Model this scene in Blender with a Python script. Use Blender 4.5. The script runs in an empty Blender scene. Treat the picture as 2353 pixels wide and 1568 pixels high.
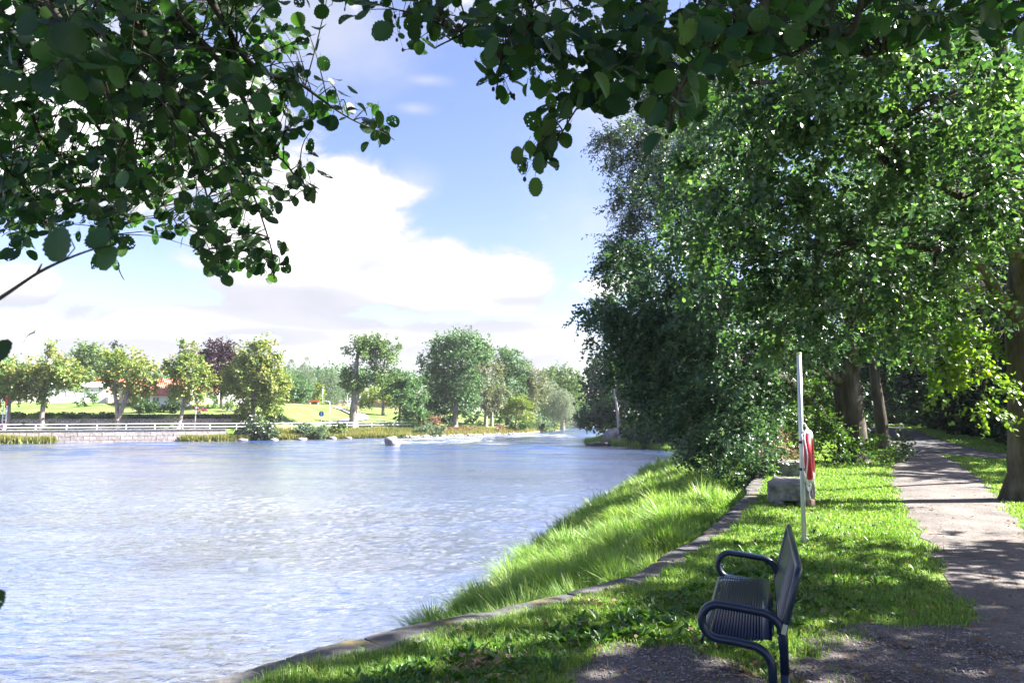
import bpy, math, random
import numpy as np
from mathutils import Vector, Matrix

random.seed(7)
RNG = np.random.default_rng(11)
scene = bpy.context.scene
COL = scene.collection
CAMZ = 1.65
F = 1568.0
PITCH = math.atan(166 / F)
CP, SP = math.cos(PITCH), math.sin(PITCH)
WATER = -2.0


# ------------------------------------------------------------------ camera geometry
def at(vx, vy, d):
    sx, sy = (vx - 1176) / F, (784 - vy) / F
    t = d / (CP - sy * SP)
    return np.array([sx * t, d, CAMZ + t * (SP + sy * CP)])


def px(vx, vy):
    sx, sy = (vx - 1176) / F, (784 - vy) / F
    v = np.array([sx, CP - sy * SP, SP + sy * CP])
    return v / np.linalg.norm(v)


# ------------------------------------------------------------------ terrain
W = np.array([(-24, -18), (-2.05, 4.28), (-1.66, 4.66), (-1.28, 5.03), (-.66, 5.62), (.05, 6.13), (.77, 6.79), (1.33, 7.31),
              (1.75, 8.06), (2.89, 10.1), (4.42, 13.2), (6.88, 19.2), (9.0, 24.5), (12, 32), (17, 44), (24, 60), (30, 75), (36, 100), (60, 300)], float)
E = np.array([(-24.3, -17.7), (-1.0, 5.75), (-1.5, 8.5), (-1.25, 11), (-.85, 12.4), (-.15, 14), (.35, 16.4), (1.6, 21), (3.9, 27.6),
              (6.2, 35), (8.8, 44.5), (13, 53.6), (15, 60), (16, 68), (14, 76), (11.3, 80), (9.2, 86), (10, 92), (13, 100),
              (16.5, 120), (20, 150), (25, 200), (45, 300), (45, 2000)], float)
FB = np.array([(-900, 60), (-160, 78), (-64, 85), (-37, 95), (-30, 98.7), (-15.5, 108), (2, 127), (10.5, 150), (16, 200), (30, 300), (40, 2000)], float)


def dist_poly(x, y, P):
    x = np.asarray(x, float); y = np.asarray(y, float)
    best = np.full(x.shape, 1e9)
    for (ax, ay), (bx, by) in zip(P[:-1], P[1:]):
        dx, dy = bx - ax, by - ay
        t = np.clip(((x - ax) * dx + (y - ay) * dy) / (dx * dx + dy * dy), 0, 1)
        best = np.minimum(best, np.hypot(x - ax - t * dx, y - ay - t * dy))
    return best


def sst(a, b, v):
    t = np.clip((v - a) / (b - a), 0, 1)
    return t * t * (3 - 2 * t)


_wv = np.random.default_rng(5).normal(size=(10, 3))


def vnoise(x, y, s=1.0, seed=0):
    r = 0
    for k in range(6):
        a, b, c = _wv[(k + seed) % 10]
        r = r + np.sin((a * 1.3 * x + b * 1.3 * y) * s * (1 + .55 * k) + c * 9 + seed) / (1 + .5 * k)
    return r / 3.0


def H(x, y):
    x = np.asarray(x, float); y = np.asarray(y, float)
    xw = np.interp(y, W[:, 1], W[:, 0]); xe = np.interp(y, E[:, 1], E[:, 0])
    yf = np.interp(x, FB[:, 0], FB[:, 1])
    dW, dE, dF = dist_poly(x, y, W), dist_poly(x, y, E), dist_poly(x, y, FB)
    z = np.full(x.shape, -3.6)
    rise = .02 * np.clip(y - 10, 0, 45)
    # river bed slopes away from both banks
    z = np.maximum(z, -2.05 - .35 * np.minimum(dE, dF))
    # bank of tall grass between wall and water
    t = dE / np.maximum(dE + dW, 1e-6)
    bt = -.62 + .45 * sst(8, 20, y)
    bank = -2.1 + (bt + 2.1) * t ** .75
    far = np.minimum(-2.1 + 2.3 * sst(0, 7, dE) + rise * sst(2, 9, dE), 90)
    k = sst(24, 40, y)
    inb = (x >= xe) & (x < xw)
    z = np.where(inb, bank * (1 - k) + far * k, z)
    hill = 3.2 * sst(6, 22, dE) * sst(58, 72, y) * (1 - sst(150, 260, y))
    lawn = rise
    z = np.where(x >= xw, lawn * (1 - k) + far * k, z)
    z = np.where(x >= xe, z + hill, z)
    # far bank
    left = y >= yf
    prom = -.45 + 2.0 * sst(4.2, 4.6, dF) + 2.0 * sst(7, 34, dF)
    park = -2.1 + 1.5 * sst(0, 6, dF) + 3.5 * sst(7, 46, dF)
    prom = np.where(dF < 1.1, -2.7, prom)
    kk = sst(-40, -31, x)
    z = np.where(left, prom * (1 - kk) + park * kk, z)
    return z


def yF(x):
    return float(np.interp(x, FB[:, 0], FB[:, 1]))


def dq(vx, extra=3.0):
    """distance at which the view line through vx stands `extra` metres behind the far water edge"""
    d = 95.0
    for _ in range(60):
        d = .5 * d + .5 * (yF((vx - 1176) / F * d) + extra)
    return d


def Hs(x, y):
    return float(H(np.array([x]), np.array([y]))[0])


def hit(vx, vy, t0=1.0, t1=400.0):
    v = px(vx, vy)
    t = np.geomspace(t0, t1, 3000)
    p = v[None] * t[:, None]
    z = p[:, 2] + CAMZ
    below = np.nonzero(z < H(p[:, 0], p[:, 1]))[0]
    i = below[0] if len(below) else len(t) - 1
    return np.array([p[i, 0], p[i, 1], z[i]])


# ------------------------------------------------------------------ object helpers
def tag(o, label=None, cat=None, group=None, kind=None):
    if label: o['label'] = label
    if cat: o['category'] = cat
    if group: o['group'] = group
    if kind: o['kind'] = kind
    return o


def thing(name, label, cat, loc=(0, 0, 0), rz=0, group=None):
    o = bpy.data.objects.new(name, None)
    COL.objects.link(o)
    o.location = tuple(float(v) for v in loc); o.rotation_euler = (0, 0, rz)
    o.empty_display_size = .2
    return tag(o, label, cat, group)


def link(name, me, mat, parent=None, world=False):
    o = bpy.data.objects.new(name, me)
    COL.objects.link(o)
    if mat is not None and not me.materials:
        me.materials.append(mat)
    if parent is not None:
        o.parent = parent
        if world:
            r = parent
            off = Vector((0, 0, 0))
            while r is not None:
                off += r.location; r = r.parent
            o.location = -off
    return o


def mesh_np(name, V, loops, starts, smooth=False, attrs=None):
    me = bpy.data.meshes.new(name)
    V = np.ascontiguousarray(V, np.float32)
    me.vertices.add(len(V)); me.vertices.foreach_set('co', V.ravel())
    me.loops.add(len(loops)); me.loops.foreach_set('vertex_index', np.ascontiguousarray(loops, np.int32))
    me.polygons.add(len(starts)); me.polygons.foreach_set('loop_start', np.ascontiguousarray(starts, np.int32))
    me.update(calc_edges=True)
    if smooth:
        me.polygons.foreach_set('use_smooth', np.ones(len(starts), bool))
    for k, (typ, arr) in (attrs or {}).items():
        a = me.attributes.new(k, typ, 'POINT')
        a.data.foreach_set('value' if typ == 'FLOAT' else 'vector', np.ascontiguousarray(arr, np.float32).ravel())
    return me


class MB:
    def __init__(s):
        s.v = []; s.f = []

    def add(s, vs, fs):
        o = len(s.v)
        s.v += [tuple(float(c) for c in p) for p in vs]; s.f += [tuple(i + o for i in f) for f in fs]
        return s

    def box(s, c, size, rz=0, taper=0):
        hx, hy, hz = size[0] / 2, size[1] / 2, size[2] / 2
        ca, sa = math.cos(rz), math.sin(rz)
        vs = []
        for z in (-hz, hz):
            k = 1 - (taper if z > 0 else 0)
            for x, y in ((-hx, -hy), (hx, -hy), (hx, hy), (-hx, hy)):
                x *= k; y *= k
                vs.append((c[0] + x * ca - y * sa, c[1] + x * sa + y * ca, c[2] + z))
        return s.add(vs, [(0, 3, 2, 1), (4, 5, 6, 7), (0, 1, 5, 4), (1, 2, 6, 5), (2, 3, 7, 6), (3, 0, 4, 7)])

    def tube(s, pts, radii, n=8, cap=True, wob=0, closed=False):
        pts = [Vector(tuple(float(c) for c in p)) for p in pts]
        m = len(pts)
        if not hasattr(radii, '__len__'): radii = [radii] * m
        vs = []; fs = []
        ref = Vector((.13, .31, .94)).normalized()
        prev = None
        for i, p in enumerate(pts):
            if closed:
                d = pts[(i + 1) % m] - pts[(i - 1) % m]
            else:
                d = pts[min(i + 1, m - 1)] - pts[max(i - 1, 0)]
            if d.length < 1e-9: d = Vector((0, 0, 1))
            d.normalize()
            if prev is None:
                a = d.cross(ref if abs(d.dot(ref)) < .9 else Vector((1, 0, 0))).normalized()
            else:
                a = (prev - d * prev.dot(d)).normalized()
            prev = a
            b = d.cross(a)
            for k in range(n):
                t = 2 * math.pi * k / n
                r = radii[i] * (1 + wob * random.uniform(-1, 1))
                vs.append(p + a * (r * math.cos(t)) + b * (r * math.sin(t)))
        rng = range(m) if closed else range(m - 1)
        for i in rng:
            j = (i + 1) % m
            for k in range(n):
                k2 = (k + 1) % n
                fs.append((i * n + k, i * n + k2, j * n + k2, j * n + k))
        if cap and not closed:
            fs.append(tuple(range(n - 1, -1, -1))); fs.append(tuple((m - 1) * n + k for k in range(n)))
        return s.add(vs, fs)

    def prism(s, poly, z0, z1):
        n = len(poly)
        vs = [(x, y, z0) for x, y in poly] + [(x, y, z1) for x, y in poly]
        return s.add(vs, [tuple(range(n - 1, -1, -1)), tuple(range(n, 2 * n))] + [(i, (i + 1) % n, (i + 1) % n + n, i + n) for i in range(n)])

    def build(s, name, mat, parent=None, smooth=False, world=False, bevel=0, autosm=True):
        me = bpy.data.meshes.new(name)
        me.from_pydata(s.v, [], s.f)
        me.update()
        if smooth:
            me.polygons.foreach_set('use_smooth', np.ones(len(me.polygons), bool))
        o = link(name, me, mat, parent, world)
        if bevel:
            md = o.modifiers.new('bevel', 'BEVEL'); md.width = bevel; md.segments = 2; md.limit_method = 'ANGLE'
        return o


def spline(pts, n=6):
    """Catmull-Rom through points -> denser list"""
    P = [np.array(p, float) for p in pts]
    P = [2 * P[0] - P[1]] + P + [2 * P[-1] - P[-2]]
    out = []
    for i in range(1, len(P) - 2):
        for k in range(n):
            t = k / n
            p0, p1, p2, p3 = P[i - 1], P[i], P[i + 1], P[i + 2]
            out.append(.5 * (2 * p1 + (p2 - p0) * t + (2 * p0 - 5 * p1 + 4 * p2 - p3) * t * t + (3 * p1 - p0 - 3 * p2 + p3) * t ** 3))
    out.append(P[-2])
    return out


# ------------------------------------------------------------------ materials
def nmat(name):
    m = bpy.data.materials.new(name); m.use_nodes = True
    nt = m.node_tree; nt.nodes.clear()
    out = nt.nodes.new('ShaderNodeOutputMaterial')
    return m, nt, out


def ramp(nt, cols, fac=None, pos=None):
    r = nt.nodes.new('ShaderNodeValToRGB')
    el = r.color_ramp.elements
    n = len(cols)
    for i, c in enumerate(cols):
        p = pos[i] if pos else i / max(1, n - 1)
        e = el[i] if i < 2 else el.new(p)
        e.position = p; e.color = (*c, 1)
    if fac is not None: nt.links.new(fac, r.inputs[0])
    return r


def noise(nt, scale, detail=4, vec=None, rough=.55, dist=0):
    n = nt.nodes.new('ShaderNodeTexNoise')
    n.inputs['Scale'].default_value = scale; n.inputs['Detail'].default_value = detail
    n.inputs['Roughness'].default_value = rough; n.inputs['Distortion'].default_value = dist
    if vec is not None: nt.links.new(vec, n.inputs['Vector'])
    return n


def coords(nt, scale=(1, 1, 1), kind='Object', rot=(0, 0, 0)):
    tc = nt.nodes.new('ShaderNodeTexCoord')
    mp = nt.nodes.new('ShaderNodeMapping')
    mp.inputs['Scale'].default_value = scale; mp.inputs['Rotation'].default_value = rot
    nt.links.new(tc.outputs[kind], mp.inputs['Vector'])
    return mp.outputs[0]


def math_n(nt, op, a, b=None, c=None):
    n = nt.nodes.new('ShaderNodeMath'); n.operation = op
    for i, v in enumerate((a, b, c)):
        if v is None: continue
        if isinstance(v, (int, float)): n.inputs[i].default_value = v
        else: nt.links.new(v, n.inputs[i])
    return n.outputs[0]


def surf(name, cols, scale=3, rough=.8, bump=.3, bscale=None, stretch=(1, 1, 1), spec=.3, metallic=0, detail=6, pos=None, bdist=.02, coat=0):
    m, nt, out = nmat(name)
    v = coords(nt, stretch)
    n = noise(nt, scale, detail, v, .62)
    r = ramp(nt, cols, n.outputs['Fac'], pos or [.3 + .4 * i / max(1, len(cols) - 1) for i in range(len(cols))])
    b = nt.nodes.new('ShaderNodeBsdfPrincipled')
    nt.links.new(r.outputs[0], b.inputs['Base Color'])
    b.inputs['Roughness'].default_value = rough; b.inputs['Metallic'].default_value = metallic
    b.inputs['Specular IOR Level'].default_value = spec
    b.inputs['Coat Weight'].default_value = coat
    if bump:
        n2 = noise(nt, bscale or scale * 4, 6, v, .6)
        bp = nt.nodes.new('ShaderNodeBump'); bp.inputs['Strength'].default_value = bump; bp.inputs['Distance'].default_value = bdist
        nt.links.new(n2.outputs['Fac'], bp.inputs['Height']); nt.links.new(bp.outputs[0], b.inputs['Normal'])
    nt.links.new(b.outputs[0], out.inputs[0])
    return m


def leafmat(name, cols, trans=.35, tcol=None, rough=.42, spec=.45, holes=False, pos=None):
    """foliage: leaf colour picked per leaf, light passes through the blade"""
    m, nt, out = nmat(name)
    at_ = nt.nodes.new('ShaderNodeAttribute'); at_.attribute_name = 'rnd'
    r = ramp(nt, cols, at_.outputs['Fac'], pos)
    b = nt.nodes.new('ShaderNodeBsdfPrincipled')
    b.inputs['Roughness'].default_value = rough; b.inputs['Specular IOR Level'].default_value = spec
    t = nt.nodes.new('ShaderNodeBsdfTranslucent')
    mx = nt.nodes.new('ShaderNodeMixShader'); mx.inputs[0].default_value = trans
    colout = r.outputs[0]
    if holes:
        uv = nt.nodes.new('ShaderNodeAttribute'); uv.attribute_name = 'luv'
        sep = nt.nodes.new('ShaderNodeSeparateXYZ'); nt.links.new(uv.outputs['Vector'], sep.inputs[0])
        ax = math_n(nt, 'ABSOLUTE', sep.outputs[0])
        ph = math_n(nt, 'SUBTRACT', sep.outputs[1], math_n(nt, 'MULTIPLY', ax, .7))
        w = math_n(nt, 'ABSOLUTE', math_n(nt, 'SINE', math_n(nt, 'MULTIPLY', ph, 24.0)))
        vein = math_n(nt, 'LESS_THAN', w, .16)
        mid = math_n(nt, 'LESS_THAN', ax, .018)
        vm = math_n(nt, 'MAXIMUM', vein, mid)
        mc = nt.nodes.new('ShaderNodeMixRGB'); mc.blend_type = 'MULTIPLY'
        mc.inputs[2].default_value = (1.45, 1.35, 1.2, 1)
        nt.links.new(math_n(nt, 'MULTIPLY', vm, .4), mc.inputs[0]); nt.links.new(colout, mc.inputs[1])
        colout = mc.outputs[0]
        bp = nt.nodes.new('ShaderNodeBump'); bp.inputs['Strength'].default_value = .06; bp.inputs['Distance'].default_value = .001
        nt.links.new(w, bp.inputs['Height']); nt.links.new(bp.outputs[0], b.inputs['Normal'])
    nt.links.new(colout, b.inputs['Base Color'])
    g = nt.nodes.new('ShaderNodeMixRGB'); g.blend_type = 'MULTIPLY'; g.inputs[0].default_value = 1
    g.inputs[2].default_value = (*(tcol or (1.5, 1.7, .8)), 1)
    nt.links.new(colout, g.inputs[1]); nt.links.new(g.outputs[0], t.inputs['Color'])
    nt.links.new(b.outputs[0], mx.inputs[1]); nt.links.new(t.outputs[0], mx.inputs[2])
    res = mx.outputs[0]
    if holes:
        vo = nt.nodes.new('ShaderNodeTexVoronoi'); vo.inputs['Scale'].default_value = 7.0
        vo.voronoi_dimensions = '3D'
        nt.links.new(uv.outputs['Vector'], vo.inputs['Vector'])
        sc = nt.nodes.new('ShaderNodeSeparateColor'); nt.links.new(vo.outputs['Color'], sc.inputs[0])
        # each leaf has its own amount of insect damage (luv.z carries it, fractional part)
        fr = math_n(nt, 'FRACT', sep.outputs[2])
        rad = math_n(nt, 'MULTIPLY', math_n(nt, 'MULTIPLY', sc.outputs[0], fr), .62)
        few = math_n(nt, 'LESS_THAN', sc.outputs[1], .55)
        hole = math_n(nt, 'MULTIPLY', math_n(nt, 'LESS_THAN', vo.outputs['Distance'], rad), few)
        tr = nt.nodes.new('ShaderNodeBsdfTransparent')
        m2 = nt.nodes.new('ShaderNodeMixShader')
        nt.links.new(hole, m2.inputs[0]); nt.links.new(res, m2.inputs[1]); nt.links.new(tr.outputs[0], m2.inputs[2])
        res = m2.outputs[0]
    nt.links.new(res, out.inputs[0])
    return m


M = {}
M['bark'] = surf('bark', [(.025, .02, .017), (.065, .054, .043), (.13, .118, .1)], 5, .95, 1.0, 9, (1, 1, .22), .15, bdist=.05)
M['bark_pale'] = surf('pale bark', [(.12, .10, .09), (.24, .21, .19), (.36, .33, .3)], 3, .95, .6, 9, (1, 1, .3), .15, bdist=.04)
M['twig'] = surf('twig bark', [(.02, .017, .014), (.05, .042, .035)], 20, .8, .2, spec=.25)
M['granite'] = surf('granite', [(.07, .068, .068), (.17, .165, .16), (.28, .27, .265)], 7, .9, .9, 16, bdist=.035)
M['granite_cut'] = surf('weathered coping stone', [(.10, .10, .105), (.2, .195, .2), (.3, .3, .3)], 4, .9, .7, 14, bdist=.02)
M['boulder'] = surf('boulder stone', [(.15, .135, .128), (.27, .245, .23), (.37, .34, .32)], 1.5, .9, .6, 4, bdist=.1)
M['darkrock'] = surf('wet dark rock', [(.03, .03, .03), (.08, .075, .07)], 2, .6, .6, 4, bdist=.1)
M['white'] = surf('white paint', [(.68, .68, .69), (.78, .78, .78)], 4, .5, .05)
M['galv'] = surf('galvanised steel', [(.42, .43, .45), (.58, .59, .6)], 6, .38, .05, metallic=.35, stretch=(1, 1, .2), spec=.5)
M['blackp'] = surf('black plastic', [(.012, .012, .014), (.02, .02, .022)], 8, .5, .05)
M['navy'] = surf('navy powder coat', [(.005, .013, .034), (.010, .022, .05)], 12, .34, .06, 90, spec=.4, bdist=.001, coat=.12)
M['red'] = surf('red plastic', [(.40, .010, .028), (.5, .018, .04)], 6, .42, .05, spec=.4)
M['whitep'] = surf('white plastic', [(.7, .7, .7), (.8, .8, .79)], 6, .45, .05)
M['rope'] = surf('white rope', [(.6, .6, .58), (.74, .74, .72)], 60, .8, .3, bdist=.002)
M['steelpl'] = surf('plain steel plate', [(.5, .52, .56), (.65, .66, .7)], 6, .35, .02, metallic=.8)
M['wood'] = surf('weathered wood', [(.16, .11, .08), (.28, .2, .15)], 6, .8, .4, stretch=(1, 1, .3))
M['deadwood'] = surf('bleached dead wood', [(.33, .29, .26), (.5, .46, .42)], 4, .9, .5, stretch=(1, 1, .2))
M['cone'] = surf('dark cone', [(.015, .012, .01), (.04, .03, .022)], 60, .8, .4)
M['cream'] = surf('cream render', [(.72, .66, .52), (.8, .74, .6)], 1, .9, .1)
M['whitewall'] = surf('white render', [(.74, .73, .7), (.82, .81, .78)], 1, .9, .1)
M['yellowwall'] = surf('pale ochre render', [(.66, .53, .36), (.74, .61, .43)], 1, .9, .1)
M['glass'] = surf('window glass', [(.03, .04, .05), (.05, .06, .075)], 1, .08, 0, spec=.6)
M['brick'] = surf('chimney brick', [(.3, .12, .08), (.42, .19, .13)], 8, .9, .4)
M['carred'] = surf('red car paint', [(.5, .015, .03), (.55, .02, .035)], 3, .3, 0, spec=.5, coat=.4)
M['carwhite'] = surf('white car paint', [(.7, .71, .73), (.76, .77, .78)], 3, .3, 0, spec=.5, coat=.4)
M['tyre'] = surf('tyre rubber', [(.012, .012, .012), (.02, .02, .02)], 3, .8, 0)
M['bluesign'] = surf('blue sign face', [(.02, .12, .45), (.025, .14, .5)], 3, .4, 0)
M['orange'] = surf('orange wood', [(.5, .19, .12), (.6, .26, .17)], 3, .7, .1)
M['yellowcloth'] = surf('yellow cloth', [(.6, .5, .12), (.7, .58, .2)], 3, .8, 0)
M['bluecloth'] = surf('blue cloth', [(.04, .12, .38), (.05, .15, .42)], 3, .8, 0)


def tilemat():
    m, nt, out = nmat('red roof tiles')
    v = coords(nt)
    n = noise(nt, 2.5, 5, v)
    r = ramp(nt, [(.36, .09, .06), (.5, .15, .1), (.56, .22, .16)], n.outputs['Fac'], [.3, .5, .7])
    w = nt.nodes.new('ShaderNodeTexWave'); w.inputs['Scale'].default_value = 1.1; w.inputs['Distortion'].default_value = .3
    nt.links.new(v, w.inputs['Vector'])
    b = nt.nodes.new('ShaderNodeBsdfPrincipled'); b.inputs['Roughness'].default_value = .85
    bp = nt.nodes.new('ShaderNodeBump'); bp.inputs['Strength'].default_value = .8; bp.inputs['Distance'].default_value = .08
    nt.links.new(w.outputs['Fac'], bp.inputs['Height']); nt.links.new(bp.outputs[0], b.inputs['Normal'])
    nt.links.new(r.outputs[0], b.inputs['Base Color']); nt.links.new(b.outputs[0], out.inputs[0])
    return m


M['tile'] = tilemat()


def stonewallmat(name, c0, c1, mortar, sx, sz):
    m, nt, out = nmat(name)
    v = coords(nt, (1, 1, 1))
    br = nt.nodes.new('ShaderNodeTexBrick')
    # lay the courses along the wall: swap axes so brick rows follow height
    sep = nt.nodes.new('ShaderNodeSeparateXYZ'); nt.links.new(v, sep.inputs[0])
    cmb = nt.nodes.new('ShaderNodeCombineXYZ')
    nz = noise(nt, 1.2, 3, v)
    wob = math_n(nt, 'MULTIPLY', nz.outputs['Fac'], .35)
    nt.links.new(math_n(nt, 'ADD', sep.outputs[0], wob), cmb.inputs[0]); nt.links.new(math_n(nt, 'ADD', sep.outputs[2], wob), cmb.inputs[1])
    nt.links.new(cmb.outputs[0], br.inputs['Vector'])
    br.inputs['Scale'].default_value = 1
    br.inputs['Brick Width'].default_value = sx; br.inputs['Row Height'].default_value = sz
    br.inputs['Mortar Size'].default_value = .03; br.inputs['Bias'].default_value = 0
    br.inputs['Color1'].default_value = (*c0, 1); br.inputs['Color2'].default_value = (*c1, 1); br.inputs['Mortar'].default_value = (*mortar, 1)
    n = noise(nt, 3, 5, v)
    mx = nt.nodes.new('ShaderNodeMixRGB'); mx.blend_type = 'MULTIPLY'; mx.inputs[0].default_value = .6
    r = ramp(nt, [(.6, .6, .6), (1.15, 1.15, 1.15)], n.outputs['Fac'], [.3, .7])
    nt.links.new(br.outputs['Color'], mx.inputs[1]); nt.links.new(r.outputs[0], mx.inputs[2])
    b = nt.nodes.new('ShaderNodeBsdfPrincipled'); b.inputs['Roughness'].default_value = .9
    bp = nt.nodes.new('ShaderNodeBump'); bp.inputs['Strength'].default_value = .8; bp.inputs['Distance'].default_value = .06
    nt.links.new(n.outputs['Fac'], bp.inputs['Height']); nt.links.new(bp.outputs[0], b.inputs['Normal'])
    nt.links.new(mx.outputs[0], b.inputs['Base Color']); nt.links.new(b.outputs[0], out.inputs[0])
    return m


M['quay'] = stonewallmat('quay masonry', (.3, .265, .25), (.43, .385, .36), (.09, .075, .065), 1.3, .52)
M['rubble'] = stonewallmat('rubble stone', (.26, .23, .22), (.4, .36, .34), (.05, .05, .045), .55, .32)

# foliage
M['lf_near'] = leafmat('alder leaf near', [(.012, .03, .014), (.018, .046, .018), (.03, .068, .022), (.055, .10, .028)], .46, (1.3, 1.9, .6), .45, .35, True)
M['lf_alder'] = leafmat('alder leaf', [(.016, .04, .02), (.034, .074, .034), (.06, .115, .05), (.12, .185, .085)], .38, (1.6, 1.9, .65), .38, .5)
M['lf_lit'] = leafmat('alder leaf painted sunlit', [(.05, .11, .02), (.09, .16, .025), (.14, .2, .035)], .45, (1.9, 2.0, .5), .38, .5)  # lit copy of the alder leaf: sunlight is put into its colour
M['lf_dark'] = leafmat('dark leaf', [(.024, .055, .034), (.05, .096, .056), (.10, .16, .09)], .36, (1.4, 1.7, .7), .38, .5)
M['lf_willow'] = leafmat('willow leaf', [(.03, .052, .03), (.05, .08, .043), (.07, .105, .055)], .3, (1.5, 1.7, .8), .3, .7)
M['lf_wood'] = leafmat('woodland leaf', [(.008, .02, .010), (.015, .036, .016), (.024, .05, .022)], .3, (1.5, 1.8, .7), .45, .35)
M['lf_shrub'] = leafmat('shrub leaf', [(.03, .065, .02), (.05, .10, .028), (.075, .13, .035)], .35, (1.7, 1.9, .6), .4, .45)
M['lf_brown'] = leafmat('withered leaf', [(.14, .09, .06), (.22, .15, .1), (.3, .2, .14)], .25, (1.1, 1, .8), .7, .2)
M['lf_maple'] = leafmat('turning maple leaf', [(.09, .17, .04), (.15, .22, .055), (.23, .28, .075), (.33, .28, .10)], .32, (1.3, 1.3, .6), .55, .25)
M['lf_copper'] = leafmat('copper beech leaf', [(.018, .01, .016), (.035, .018, .028), (.06, .03, .045)], .2, (1.4, .8, 1), .45, .3)
M['lf_oak'] = leafmat('oak leaf', [(.07, .125, .042), (.11, .175, .058), (.155, .22, .08)], .3, (1.3, 1.5, .7), .5, .3)
M['lf_green'] = leafmat('green park leaf', [(.055, .12, .055), (.085, .165, .07), (.13, .215, .09)], .3, (1.3, 1.5, .7), .5, .3)
M['lf_pale'] = leafmat('pale dry leaf', [(.11, .14, .07), (.16, .185, .10), (.21, .23, .14)], .3, (1.2, 1.2, .8), .6, .2)
M['lf_birch'] = leafmat('birch leaf', [(.08, .13, .075), (.12, .175, .10), (.165, .22, .13)], .3, (1.2, 1.4, .8), .5, .3)
M['lf_silver'] = leafmat('silver willow leaf', [(.14, .18, .12), (.2, .24, .17), (.27, .3, .22)], .3, (1.2, 1.3, .9), .5, .35)
M['lf_yellow'] = leafmat('yellow green leaf', [(.12, .19, .035), (.18, .25, .05), (.25, .30, .075)], .35, (1.3, 1.3, .5), .5, .25)
M['lf_hedge'] = leafmat('clipped hedge leaf', [(.02, .05, .022), (.035, .075, .03), (.05, .1, .035)], .2, (1.3, 1.5, .7), .5, .3)
M['lf_pink'] = leafmat('pink flower', [(.3, .07, .16), (.42, .12, .24), (.1, .12, .06)], .2, (1.2, 1, 1), .6, .2)
M['lf_white'] = leafmat('white blossom', [(.62, .6, .5), (.7, .68, .6), (.15, .2, .09)], .2, (1.1, 1.1, 1), .6, .2)
M['lf_rust'] = leafmat('rusty shrub leaf', [(.2, .1, .07), (.28, .15, .1), (.22, .18, .1)], .25, (1.2, 1, .8), .6, .2)
M['gr_lawn'] = leafmat('lawn grass', [(.08, .16, .036), (.14, .245, .058), (.21, .33, .09), (.34, .36, .17)], .42, (1.5, 1.6, .5), .45, .35, pos=[0, .4, .85, 1])
M['gr_tall'] = leafmat('tall grass', [(.09, .185, .04), (.165, .285, .07), (.26, .38, .12), (.42, .43, .23)], .42, (1.5, 1.6, .5), .42, .4, pos=[0, .4, .85, 1])
M['gr_dry'] = leafmat('reeds and dry grass', [(.12, .16, .04), (.2, .21, .06), (.3, .26, .11)], .35, (1.2, 1.2, .7), .6, .25)
M['weed'] = leafmat('broad weed leaf', [(.03, .085, .016), (.05, .125, .02), (.075, .16, .03)], .35, (1.5, 1.6, .6), .4, .4)

# ------------------------------------------------------------------ camera, sun, sky
cam = bpy.data.cameras.new('camera'); cam.lens = 24; cam.sensor_width = 36; cam.clip_start = .05; cam.clip_end = 4000
co = bpy.data.objects.new('camera', cam); COL.objects.link(co)
co.location = (0, 0, CAMZ); co.rotation_euler = (math.pi / 2 + PITCH, 0, 0)
cam.dof.use_dof = True; cam.dof.focus_distance = 7.5; cam.dof.aperture_fstop = 9
scene.camera = co

SUN_EL, SUN_AZ = 37.0, 86.0        # azimuth clockwise from +Y
sl = bpy.data.lights.new('sun', 'SUN'); sl.energy = 5.0; sl.angle = math.radians(.53); sl.color = (1, .955, .88)
so = bpy.data.objects.new('sun', sl); COL.objects.link(so)
so.location = (60, 5, 60)
sd = Vector((math.sin(math.radians(SUN_AZ)) * math.cos(math.radians(SUN_EL)), math.cos(math.radians(SUN_AZ)) * math.cos(math.radians(SUN_EL)), math.sin(math.radians(SUN_EL))))
so.rotation_euler = sd.to_track_quat('Z', 'Y').to_euler()

w = bpy.data.worlds.new('World'); scene.world = w; w.use_nodes = True
nt = w.node_tree; nt.nodes.clear()
wo = nt.nodes.new('ShaderNodeOutputWorld')
sky = nt.nodes.new('ShaderNodeTexSky'); sky.sky_type = 'NISHITA'; sky.sun_disc = False
sky.sun_elevation = math.radians(SUN_EL); sky.sun_rotation = math.radians(SUN_AZ)
sky.air_density = 1.0; sky.dust_density = .8; sky.ozone_density = 2.6
tc = nt.nodes.new('ShaderNodeTexCoord')
sep = nt.nodes.new('ShaderNodeSeparateXYZ'); nt.links.new(tc.outputs['Generated'], sep.inputs[0])
az = math_n(nt, 'ARCTAN2', sep.outputs[0], sep.outputs[1])
el = math_n(nt, 'ARCSINE', sep.outputs[2])


def azel(vx, vy):
    v = px(vx, vy)
    return math.atan2(v[0], v[1]), math.asin(v[2])


cv = nt.nodes.new('ShaderNodeCombineXYZ')
nt.links.new(az, cv.inputs[0]); nt.links.new(math_n(nt, 'MULTIPLY', el, 1.7), cv.inputs[1])
nbig = noise(nt, 7, 9, cv.outputs[0], .58, .35)
nfine = noise(nt, 3.2, 5, cv.outputs[0], .5, .2)


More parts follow.
